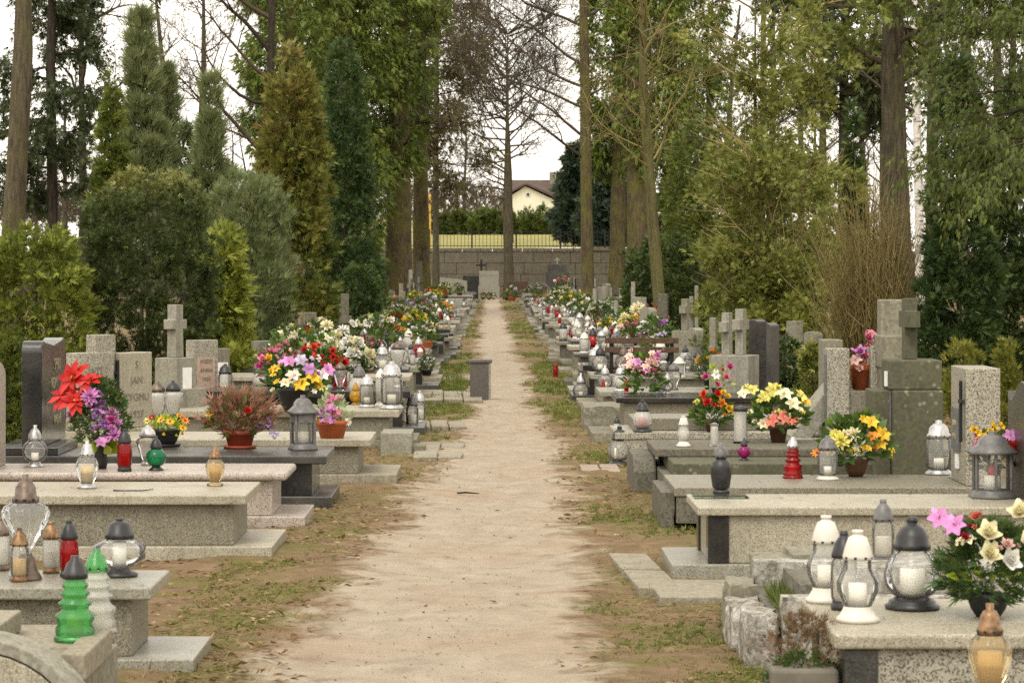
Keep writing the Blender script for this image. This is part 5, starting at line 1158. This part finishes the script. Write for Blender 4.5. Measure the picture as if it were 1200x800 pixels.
bouquet('cluster of white roses beside the small iron lantern', 416, 446, .32, 50, 52, mixheads(10, ['rose'], ['white','cream'], 16, 48, 46), ('bowl','pot_black',.5,.25), ('leaf_plant', 50, 'leaf'))
# right
bouquet('basket of cream roses, purple lilies and fir twigs on the near slab', 1158, 722, .35, 150, 130,
    [('rose','cream','cream',36,-9,30), ('rose','cream','cream',34,34,8), ('rose','cream','cream',34,-10,52), ('rose','white','cream',32,16,60), ('lily','orchid','crimson',31,-58,16), ('lily','orchid','crimson',31,-42,22), ('rose','coral','yellow',18,-20,12), ('rose','cream','cream',28,38,40), ('rose','pot' if 0 else 'crimson','crimson',14,-34,34), ('rose','blush','coral',20,12,42), ('lily','cream','yellow',22,-30,38)],
    ('bowl','pot_black',.34,.2), ('leaf_fir', 420, 'fan', .42))
put('leaves', blades('leaves', 22, .085, 1, 'leaf_lime', .6, .12, 'leaf', .10, .4), bpy.data.objects[b.name] if 0 else [o for o in bpy.data.objects if o.get('label', '').startswith('basket of cream')][0])
bouquet('red and yellow rose bush in a brown pot with round leaves', 835, 506, .24, 56, 50, [('rose','scarlet','red',12,-11,6), ('rose','red','red',12,4,5), ('rose','red','red',13,-7,15), ('rose','orange','yellow',13,9,16), ('rose','yellow','orange',11,16,9), ('rose','lemon','orange',9,-18,15), ('rose','yellow','orange',12,18,22), ('rose','yellow','orange',9,12,4)], ('pot','pot_brown',.34,.22), ('leaf_plant', 120, 'leaf', .5))
bouquet('pale yellow lily bouquet with coral lilies below', 912, 518, .29, 92, 66, [('lily','cream','yellow',24,4,10), ('lily','lemon','yellow',20,-8,4), ('lily','cream','yellow',20,14,20), ('lily','lemon','orange',20,24,12), ('lily','lemon','yellow',18,-30,6), ('lily','cream','yellow',18,-40,10), ('lily','yellow','orange',16,30,18), ('lily','coral','white',20,2,36), ('lily','coral','white',18,-10,40), ('lily','cream','coral',16,-20,44), ('lily','lemon','yellow',18,-18,12)], ('pot','pot_brown',.26,.3), ('leaf_plant', 120, 'leaf', .55))
b = bouquet('yellow and cream flowers with long pale leaves in a brown bowl', 1003, 558, .22, 100, 82, [('mum','lemon','lemon',26,-22,38), ('mum','cream','cream',22,-6,32), ('lily','yellow','orange',20,14,18), ('lily','yellow','orange',20,28,32), ('lily','orange','yellow',16,16,34), ('lily','yellow','orange',20,24,44), ('daisy','orange','crimson',18,-46,54), ('lily','lemon','yellow',18,-30,50)], ('bowl','pot_brown',.30,.24), ('leaf_plant', 110, 'leaf', .5))
put('leaves', blades('leaves', 16, .26, 1, 'leaf_sage', .6, .05, 'strap', .10, .6), b)
bouquet('yellow, magenta and red flowers behind the hexagonal lantern', 1166, 542, .334, 60, 88, [('bunch','yellow','yellow',20,0,8), ('bunch','yellow','orange',26,-6,26), ('bunch','yellow','orange',20,-16,22), ('lily','magenta','yellow',20,-20,32), ('lily','orchid','yellow',20,16,20), ('rose','red','orange',26,16,34), ('rose','crimson','orange',22,26,36), ('rose','crimson','crimson',16,-24,44), ('lily','lilac','violet',16,24,22)], ('vase','pot_black',.3,.4), ('leaf_plant', 50, 'leaf'), Y=13.18)
Yp = 18.55; b = bouquet('pink magnolia flowers in the orange pot on the terrazzo gravestone', 1009, 450, .601, 46, 66, [('rose','pink','blush',18,6,6), ('lily','pink','magenta',16,12,2), ('rose','orchid','pink',18,-2,22), ('lily','blush','pink',18,-8,32), ('rose','pink','blush',16,2,28), ('lily','white','blush',14,-20,36), ('lily','white','blush',13,18,34)], ('pot','terracotta',.60,.44), None, Y=Yp)
bouquet('spray of light pink roses on the polished black slab', 755, 462, .36, 56, 54, mixheads(16, ['rose','lily'], ['blush','pink','blush','orchid'], 12, 54, 44), None, ('leaf_plant', 80, 'leaf'))
bouquet('small bright pink roses in white paper on a dark tomb', 840, 462, .36, 42, 38, [('rose','magenta','pink',12,-14,18), ('rose','pink','magenta',12,10,18), ('rose','magenta','pink',12,14,6), ('rose','pink','pink',11,0,26), ('lily','white','pink',12,-2,16)], ('bowl','pot_black',.3,.2), ('leaf_lime', 26, 'leaf'))
bouquet('yellow and cream chrysanthemum balls in a dark vase', 741, 400, .42, 50, 44, mixheads(7, ['mum'], ['lemon','cream','yellow'], 15, 40, 36)+[('mum','white','cream',15,14,14)], ('vase','pot_brown',.22,.35), ('leaf_plant', 40, 'leaf'))
bouquet('orange red flowers in a low bowl behind the bench', 768, 402, .42, 30, 20, mixheads(7, ['daisy'], ['orange','scarlet'], 8, 28, 14), ('bowl','pot_black',.5,.3), ('leaf_plant', 30, 'leaf'))
pb = empty('planter_plant', (PX(936, 8.35), 8.2, 0), 'withered reddish heather in a grey square planter at the slab corner', 'plant')
box('planter', -.11, .09, -.12, .12, 0, .235, 'planter_grey', pb, .01); put('heather', dome_leaves('heather', 520, .135, .21, .375, .045, 'heather_dry', 'wisp', .5, .7, .8), pb); put('foliage', dome_leaves('foliage', 260, .13, .12, .26, .04, 'leaf_plant', 'tuft', .25, .2, .5), pb)

# ------------------------------------------------------------------ the rows going on into the distance
random.seed(33)
TS = {'beige terrazzo': ('terrazzo_beige', 'terrazzo_dark', 'slab_tan'), 'grey granite': ('granite_grey', 'terrazzo_dark', 'granite_grey'), 'charcoal granite': ('granite_charcoal', 'granite_charcoal', 'concrete_dark'), 'brown concrete': ('concrete_old', 'concrete_dark', 'concrete_old'), 'black granite': ('granite_black', 'granite_black', 'granite_charcoal'), 'pale concrete': ('concrete_pale', 'concrete_old', 'slab_tan')}
HSH = {'arched': 'arch', 'flat topped': 'flat', 'slanted': 'slant', 'stepped': 'step'}
LK = [('globe', 'globe'), ('hourglass', 'hourglass shaped'), ('cylinder', 'cylinder'), ('ribbed', 'ribbed'), ('ball', 'ball shaped'), ('drum', 'drum shaped'), ('bullet', 'slim bullet shaped'), ('flare', 'flared')]
LG = [('glass_clear', 'clear'), ('glass_milky', 'milky white'), ('glass_smoky', 'smoky'), ('glass_milky', 'milky white'), ('glass_smoky', 'smoky'), ('glass_milky', 'milky white'), ('glass_amber', 'amber'), ('glass_red', 'red')]
LC = [('plastic_black', 'black'), ('metal_silver', 'silver'), ('plastic_white', 'white'), ('plastic_grey', 'grey'), ('metal_silver', 'silver'), ('metal_bronze', 'bronze')]
FC = {'white': ['white', 'white', 'cream'], 'yellow': ['yellow', 'lemon', 'lemon'], 'red': ['red', 'scarlet', 'crimson'], 'pink': ['pink', 'blush', 'blush'], 'purple': ['violet', 'orchid', 'lilac'], 'red and yellow': ['red', 'yellow', 'orange'], 'white and pink': ['white', 'blush', 'pink'], 'orange': ['orange', 'yellow', 'coral'], 'lilac and white': ['lilac', 'white', 'lilac'], 'cream': ['cream', 'white', 'cream']}
_fb = {}
def far_bouquet(cn, v):
    key = (cn, v)
    if key not in _fb:
        A = Acc(); cols = sorted(set(FC[cn])); mats = ['petal_'+c for c in cols]
        for k in range(20):
            a = random.uniform(0, 6.28); r = math.sqrt(random.random())*.42; c = random.randrange(len(cols)); B = Acc(); flower_geo(B, random.choice(['mum', 'rose', 'lily']), True)
            M = Matrix.Translation((math.cos(a)*r, math.sin(a)*r*.8, .95-r*.75+random.uniform(-.06, .06)))@Euler((random.gauss(.5, .4), random.gauss(0, .5), random.uniform(0, 6)), 'XYZ').to_matrix().to_4x4()@Matrix.Scale(random.uniform(.08, .13), 4)
            A.add([tuple(M@Vector(p)) for p in B.V], B.F, c, random.uniform(.3, .8))
        fm = A.mesh('blossoms', mats, False)
        lf = dome_leaves('foliage', 130, .44, .2, .86, .24, 'leaf_plant' if v % 2 else 'leaf_fir', 'leaf' if v % 2 else 'tuft')
        V, Fc = lathe_geo([(a*.27, b*.28) for a, b in POTS['bowl' if v % 2 else 'pot']], 12); pm = npmesh('pot', V, Fc, ['pot_black', 'terracotta', 'pot_brown', 'pot_green'][v], smooth=True)
        _fb[key] = (pm, lf, fm)
    return _fb[key]
FN = 0
def far_flowers(cn, X, Y, z, h, host, group='flower bowls along the far rows'):
    v = random.randrange(4); pm, lf, fm = far_bouquet(cn, v)
    o = empty('flower_arrangement', (X, Y, z+.001), f"{cn} flowers in {['black bowl', 'terracotta pot', 'brown bowl', 'green pot'][[0, 1, 2, 3][v]]} on a {host}", 'flowers', group, random.uniform(-.6, .6), h)
    put('pot', pm, o); put('foliage', lf, o); b = put('blossoms', fm, o); b['kind'] = 'stuff'
    return o
def foot_l(Y): return float(np.interp(Y, [23, 30, 45, 60, 90, 130], [.68, .80, .72, .70, .70, .75]))
def foot_r(Y): return float(np.interp(Y, [25, 30, 36, 45, 60, 90, 130], [1.0, 1.05, 1.05, 1.05, 1.08, 1.15, 1.3]))
nl = 0
for s, Y in ((-1, 23.3), (1, 25.4)):
    while Y < 124:
        sn = random.choice(list(TS)); sl, bo, pl_ = TS[sn]; w = random.uniform(.85, 1.0); L = random.uniform(1.65, 1.95); top = random.uniform(.26, .40); xf = (foot_l(Y) if s < 0 else foot_r(Y))+random.uniform(-.08, .12)
        hn = random.choice(['arched', 'flat topped', 'slanted', 'stepped', 'cross', 'thin cross', 'thin cross', 'none', 'none']) if Y > 36 else 'none'
        desc = {'cross': 'with stone cross', 'thin cross': 'with slim post cross', 'none': 'without headstone'}.get(hn, f'with {hn} headstone')
        pile = random.choice(['lantern covered', 'low', 'high', 'flower covered'])
        t = tomb(f"{'high' if top > .33 else 'low'} {sn} tomb {desc} on the {'left' if s < 0 else 'right'} row", s, Y, w, xf, L, top, sl, bo, pl_, random.uniform(.04, .06), .07, .07, .12, .006, .05, 'tombs along the far rows')
        hm = random.choice([sl, sl, 'granite_charcoal', 'concrete_old', 'terrazzo_bold', 'concrete_pale'])
        if hn in HSH: stele(t, s, L-.22, .08, w-.08 if random.random() < .6 else w*.6, top+.001, random.uniform(.60, .85), .11, hm, HSH[hn])
        elif hn == 'cross':
            box('pedestal', s*(L-.30), s*(L-.04), w*.30, w*.70, top+.001, top+.30, hm, t); cross_part(t, s*(L-.17), w*.5, top+.301, random.uniform(.38, .55), .30, .085, hm)
        elif hn == 'thin cross': cross_part(t, s*(L-.12), w*.5, top+.001, random.uniform(.5, .8), .30, .065, random.choice(['concrete_pale', 'concrete_dark', 'iron_black', 'concrete_pale']))
        host = f'{sn} tomb'; near = Y < 50; cnt = 0; fcs = []
        k = random.choice([3, 4, 4, 5, 5]) if Y < 75 else random.choice([1, 2, 3])
        for j in range(k):
            if nl > (135 if s < 0 else 275): break
            kd, kn = random.choice(LK); gm_, gn = random.choice(LG); cm, cn = random.choice(LC); nl += 1
            a = .10+(random.random()**1.5)*(L-.6); yy = random.uniform(.08, w-.1); h = random.uniform(.17, .30)
            cnt += 1; lantern(kd, f'{gn} {kn} lantern with {cn} cap on a far {host}', 0, 0, h*F/(Y+yy), top, gm_, cm, None, 'wax_amber' if gn == 'amber' else 'wax_white', Y=Y+yy, far=not near, group='grave lanterns along the far rows', X=s*(xf+a))
        for j in range(random.choice([0, 1, 1, 1] if Y < 60 else [0, 0, 1])):
            fcs.append(random.choice(list(FC)+['white', 'white', 'cream', 'white and pink', 'lilac and white'])); far_flowers(fcs[-1], s*(xf+random.uniform(.45, L-.45)), Y+random.uniform(.25, w-.25), top, random.uniform(.36, .56), host)
        t['label'] = f"{sn} tomb {desc}, {['no', 'one', 'two', 'three', 'four', 'five'][cnt]} lantern{'' if cnt == 1 else 's'}, {fcs[0] if fcs else 'no'} flowers"
        Y += w+random.choice([.25, .4, .6, .9, 1.3])*(1 if Y < 60 else 1.35)
# set pieces of colour that stand out along the rows
for cn, px, py, z, hpx in [('red', 452, 408, .36, 36), ('orange', 465, 404, .36, 26), ('white', 498, 410, .34, 36), ('yellow', 487, 402, .36, 40), ('yellow', 484, 362, .45, 22), ('purple', 494, 372, .40, 26), ('orange', 521, 376, .35, 24), ('purple', 470, 374, .4, 26), ('white and pink', 478, 384, .4, 26), ('cream', 505, 384, .38, 22), ('red and yellow', 519, 345, .4, 14), ('white', 496, 349, .42, 14), ('white and pink', 441, 424, .36, 30), ('white', 432, 444, .33, 34), ('lilac and white', 500, 440, .3, 26),
        ('yellow', 688, 358, .40, 22), ('pink', 659, 344, .5, 22), ('white', 680, 372, .40, 26), ('white and pink', 668, 362, .38, 22), ('lilac and white', 714, 372, .42, 24), ('lilac and white', 673, 382, .36, 18), ('red', 696, 380, .38, 18), ('pink', 702, 394, .36, 22), ('white and pink', 643, 362, .38, 18), ('white', 722, 394, .38, 28), ('red', 628, 352, .38, 12), ('cream', 730, 384, .42, 34), ('white', 765, 430, .33, 28), ('pink', 842, 396, .42, 22), ('red', 970, 428, .5, 28)]:
    Y = PY(py, z); far_flowers(cn, PX(px, Y), Y, z, hpx/F*Y, 'tomb among '+random.choice(['silver lanterns', 'milky lanterns', 'small crosses', 'grey slabs']), 'bright bouquets along the rows')
# free standing crosses and steles behind the rows
def fcross(px, top, Y, mat, label, w=.30, t=.085, ped=None, rz=20):
    o = empty('stone_cross', (PX(px, Y), Y, 0), label, 'cross', None, R(rz)); zt = PZ(top, Y)
    z0 = -.05
    if ped: box('pedestal', -.12, .12, -.14, .14, -.05, ped, mat, o, .008); z0 = ped+.001
    cross_part(o, 0, 0, z0, zt-z0, w, t, mat); return o
fcross(868, 362, 23.5, 'concrete_pale', 'pale beige cross on a pedestal right of its twin', .24, .09, .68, -25)
fcross(852, 366, 24.2, 'concrete_pale', 'pale cross with plaque on a white pedestal left of its twin', .24, .09, .66, -25)
fcross(803, 350, 31.0, 'concrete_old', 'brown mottled cross on a square pedestal beside the bench', .26, .09, .72, -20)
fcross(742, 330, 40.0, 'concrete_pale', 'slim white cross behind the yellow chrysanthemums', .2, .07, None, -10)
fcross(777, 344, 37.0, 'concrete_dark', 'dark flat post cross leaning at the young tree', .2, .16, None, -10)
fcross(343, 368, 34.0, 'concrete_old', 'grey weathered cross by the straw coloured stems', .3, .09, None, 25)
fcross(404, 344, 40.0, 'concrete_old', 'tall grey brown cross beside the clipped hedge bush', .34, .11, None, 25)
fcross(398, 356, 38.5, 'concrete_pale', 'shorter pale grey cross before the tall grey brown one', .26, .08, None, 25)
fcross(438, 357, 50.0, 'concrete_pale', 'pale beige narrow cross near the thick mossy trunk', .26, .10, None, 25)
fcross(431, 372, 45.0, 'concrete_old', 'weathered brown cross behind the red and orange bouquets', .26, .08, None, 25)
fcross(447, 350, 55.0, 'concrete_old', 'grey cross at the foot of the thick mossy trunk', .28, .09, None, 25)
fcross(459, 340, 62.0, 'concrete_dark', 'dark narrow cross before the thick mossy trunk', .3, .09, None, 25)
fcross(470, 332, 70.0, 'concrete_old', 'brownish cross near the slimmer giant trunk', .32, .10, None, 25)
fcross(722, 352, 44.0, 'concrete_pale', 'small pale cross between larch and chrysanthemums', .22, .07, None, -15)
fcross(697, 338, 58.0, 'concrete_pale', 'pale cross close to the larch trunk', .28, .09, None, -15)
fcross(664, 334, 84.0, 'concrete_old', 'weathered cross by the far pink flowers', .36, .12, None, -15)
fcross(836, 372, 27.5, 'concrete_old', 'low brown cross left of the twin pale crosses', .24, .08, None, -20)
fcross(481, 316, 82.0, 'concrete_pale', 'thin white cross against the giant thuja trunk', .4, .11, None, 20)
fcross(491, 306, 88.0, 'concrete_dark', 'dark pointed stele cross beside the thin white cross', .34, .20, None, 20)
for px, top, Y, mt, lb in [(893, 374, 25.5, 'granite_black', 'tall black polished stele with rounded top'), (907, 378, 26.0, 'granite_charcoal', 'charcoal stele beside the tall black one'), (344, 380, 33.0, 'concrete_dark', 'dark stele behind the red geraniums'), (356, 366, 35.0, 'concrete_old', 'grey brown stele in the straw coloured stems'), (752, 348, 38.5, 'concrete_pale', 'low pale pointed stele behind the chrysanthemum vase'), (764, 360, 36.0, 'concrete_pale', 'beige round topped stele near the dark post cross'), (706, 336, 62.0, 'concrete_pale', 'pale stele with a slim cross behind white flowers'), (713, 332, 66.0, 'concrete_old', 'brown stele near the larch trunk'), (673, 339, 72.0, 'concrete_pale', 'tilted white slab stele in the right row'), (820, 384, 30.0, 'granite_grey', 'grey stele beside the mottled cross'), (936, 376, 29.0, 'concrete_old', 'brown rounded stele half hidden by ivy'), (958, 388, 27.0, 'concrete_old', 'narrow brown stele beside the olive bush')]:
    lone_stele(px, Y, random.uniform(.24, .34) if px < 800 else random.uniform(.16, .22), .10, top, mt, lb, -25 if px < 577 else 205, None, 'stele', random.choice(['arch', 'flat', 'arch']))
# monuments closing the path
o = empty('gravestone', (PX(573, 128), 128, 0), 'grey headstone with flowers closing the end of the path', 'gravestone'); box('base', -.5, .5, -.3, .3, -.05, .62, 'granite_grey', o); box('slab', -.46, .46, -.05, .15, .621, 1.32, 'granite_grey', o); text_on('JERZY', .16, 'letter_dark', o, (-.2, -.053, 1.05), '-y'); text_on('ANNA', .16, 'letter_dark', o, (.22, -.053, 1.05), '-y')
o = empty('gravestone', (PX(526, 127), 127, 0), 'wide pale grey family headstone left of the path end', 'gravestone'); prism('slab', [(-.85, -.05), (.85, -.05), (.85, .85), (.4, .95), (-.6, 1.02), (-.85, .9)], 0, .2, 'y', 'granite_grey', o); text_on('RODZINA', .2, 'letter_dark', o, (.1, -.003, .6), '-y')
o = empty('gravestone', (PX(556, 129), 129, 0), 'black granite monument with tall black cross at the path end', 'gravestone'); box('slab', -.55, .6, 0, .2, -.05, 1.1, 'granite_black', o); cross_part(o, .32, .1, 1.101, .75, .5, .09, 'iron_black', along='x')
o = empty('gravestone', (PX(653, 118), 118, 0), 'dark grey stepped monument with a small white cross on top', 'gravestone'); box('slab', -.5, .5, 0, .25, -.05, 1.30, 'granite_charcoal', o); box('upper_block', -.42, .42, .03, .22, 1.301, 1.62, 'granite_charcoal', o); cross_part(o, 0, .12, 1.621, .3, .2, .06, 'concrete_pale', along='x')
bt = empty('park_bench', (PX(606, 122), 122, 0), 'small dark bench beside the end of the path', 'bench')
box('seat', -.5, .5, -.2, .2, .40, .45, 'wood_brown', bt); box('backrest', -.5, .5, .19, .23, .5, .85, 'wood_brown', bt)
for sx in (-.44, .44): box('leg', sx-.03, sx+.03, -.16, .18, -.05, .399, 'iron_black', bt)
for cn, px, Y, h in [('yellow', 519, 126, .6), ('red', 566, 126.5, .35), ('white and pink', 578, 126.6, .35), ('red', 573, 125.5, .35), ('lilac and white', 600, 121, .7), ('white', 622, 121, .7), ('pink', 641, 117, .6), ('white', 508, 126, .4), ('white', 536, 126.4, .4), ('pink', 545, 126, .4), ('red and yellow', 594, 124, .5)]:
    far_flowers(cn, PX(px, Y), Y, 0, h, 'plot at the end of the path', 'flowers at the end of the path')

# ------------------------------------------------------------------ ground cover
def clear(P):
    """is the spot on open soil, not inside a tomb"""
    return (P[:, 0] > -.98) & (P[:, 0] < .92)
def scatter(n, y0, y1, xl, xr):
    u = rng.random(n); Y = 1/(1/y0+(1/y1-1/y0)*u); return np.stack([rng.uniform(xl, xr, n), Y, np.zeros(n)], 1)
Wg, Wl = Wob(1.6), Wob(1.1)
P = scatter(130000, 7.5, 120, -1.3, 1.5); d = np.maximum(path_l(P[:, 1])-P[:, 0], P[:, 0]-path_r(P[:, 1]))
P = P[(d > .06+rng.random(len(P))*.12) & (Wg(P)+rng.normal(0, .45, len(P)) > .2)]
P[:, 2] = -.008
tag(put('grass', sprays('grass', P, rng.normal(0, .45, P.shape)+np.array([0, 0, 1]), rng.uniform(.016, .06, len(P))*np.clip(P[:, 1]/18, .75, 2.0), 'grass_blade', .42+.2*Wl(P)+rng.normal(0, .2, len(P)), 'tuft', sag=.3)), 'short yellowish grass along the path edges', 'grass', None, 'stuff')
P = scatter(18000, 7.5, 70, -2.4, 2.6); d = np.maximum(path_l(P[:, 1])-P[:, 0], P[:, 0]-path_r(P[:, 1]))
P = P[(d > -.08) & (Wl(P)+rng.normal(0, .5, len(P)) > .1)]; P[:, 2] = .006
Dn = rng.normal(0, 1, P.shape); Dn[:, 2] *= .12; rl = np.tile(np.array([0, 0, 1.0]), (len(P), 1))+rng.normal(0, .35, P.shape)
tag(put('fallen_leaves', sprays('fallen_leaves', P, Dn, rng.uniform(.02, .055, len(P)), 'litter', .4+rng.normal(0, .25, len(P)), 'leaf', roll=rl)), 'dry brown fallen leaves strewn beside the graves', 'leaves', None, 'stuff')
P = scatter(9000, 24, 45, 2.0, 6.5); P[:, 2] = .01; Dn = rng.normal(0, 1, P.shape); Dn[:, 2] *= .3
tag(put('fallen_leaves', sprays('fallen_leaves', P, Dn, rng.uniform(.04, .09, len(P)), 'litter', .45+rng.normal(0, .2, len(P)), 'leaf', roll=np.tile(np.array([0, 0, 1.0]), (len(P), 1))+rng.normal(0, .4, P.shape))), 'thick carpet of brown leaves under the right hand trees', 'leaves', None, 'stuff')
P = scatter(11000, 7.5, 60, -1.1, 1.1); P[:, 2] = soil_z(P[:, 0], P[:, 1], np.ones(len(P)))+.003; Dn = rng.normal(0, 1, P.shape); Dn[:, 2] *= .3
tag(put('path_litter', sprays('path_litter', P, Dn, np.exp(rng.normal(-4.85, .5, len(P))), 'pebble', rng.random(len(P)), 'leaf', roll=np.tile(np.array([0, 0, 1.0]), (len(P), 1))+rng.normal(0, .5, P.shape))), 'small pebbles and bark crumbs on the sandy path', 'pebbles', None, 'stuff')
P = np.stack([rng.uniform(1.05, 1.32, 2600), rng.uniform(9.85, 10.4, 2600), np.full(2600, .17)], 1)
tag(put('moss_tuft', sprays('moss_tuft', P, rng.normal(0, .5, P.shape)+np.array([0, 0, 1]), rng.uniform(.03, .10, len(P)), 'grass_blade', .15+rng.normal(0, .12, len(P)), 'blade')), 'green grass tuft growing in the crumbling tomb', 'grass', None, 'stuff')
for k, (x, y, L_, a, lb) in enumerate([(PX(678, 9.2), 9.25, .10, -.4, 'pale dry stick lying on the near path edge'), (PX(548, 17), 17.2, .14, -.2, 'dark broken twig lying across the sandy path')]):
    pts = [(-L_/2, 0, .008), (-L_*.1, .012, .012), (L_*.2, .004, .010), (L_/2, .016, .006)]
    tag(put('stick', npmesh('stick', *tube_geo(pts, [.006, .006, .005, .003], 5), 'twig_tan' if k == 0 else 'bark_dark', tint=[.9]*20, smooth=True), None, (x, y, 0), (0, 0, a)), lb, 'stick')

# matted straw lying in the verge turf
P = scatter(90000, 7.5, 60, -1.3, 1.4); d = np.maximum(path_l(P[:, 1])-P[:, 0], P[:, 0]-path_r(P[:, 1]))
P = P[(d > .02+.25*rng.random(len(P))) & (Wob(2.6)(P)+rng.normal(0, .6, len(P)) > -.15)]; P[:, 2] = .004; Dn = rng.normal(0, 1, P.shape); Dn[:, 2] = np.abs(Dn[:, 2])*.22
tag(put('straw_thatch', sprays('straw_thatch', P, Dn, rng.uniform(.02, .06, len(P)), 'thatch', rng.random(len(P)), 'blade')), 'matted dry straw and dead grass along the path edges', 'grass', None, 'stuff')
# leaf and needle litter that has blown onto the slabs
SL = [(-3.0, -1.22, 9.63, 10.15, .301), (-3.05, -1.23, 13.42, 14.24, .311), (-2.9, -1.15, 15.05, 15.74, .301), (-2.8, -1.0, 16.24, 17.04, .311), (-2.6, -.82, 17.97, 18.8, .301), (-2.4, -.76, 21.6, 22.4, .301), (-3.0, -1.3, 8.36, 8.86, .267),
      (1.02, 2.85, 8.02, 8.86, .351), (.96, 2.75, 12.52, 13.22, .331), (1.02, 2.8, 15.02, 15.93, .221), (1.12, 2.8, 16.6, 17.1, .241), (1.05, 2.8, 17.2, 18.05, .291), (1.1, 1.6, 9.75, 10.7, .20), (.9, 2.2, 19.72, 20.6, .243)]
PP = []
for x0, x1, y0, y1, z in SL:
    n = int((x1-x0)*(y1-y0)*34); q = np.stack([rng.uniform(x0, x1, n), rng.uniform(y0, y1, n), np.full(n, z+.003)], 1); PP.append(q)
P = np.concatenate(PP); Dn = rng.normal(0, 1, P.shape); Dn[:, 2] *= .08
tag(put('slab_litter', sprays('slab_litter', P, Dn, np.exp(rng.normal(-4.3, .55, len(P))), 'litter', .3+rng.normal(0, .25, len(P)), 'strap', roll=np.tile(np.array([0, 0, 1.0]), (len(P), 1))+rng.normal(0, .25, P.shape))), 'dry needles and leaf scraps scattered over the grave slabs', 'leaves', None, 'stuff')
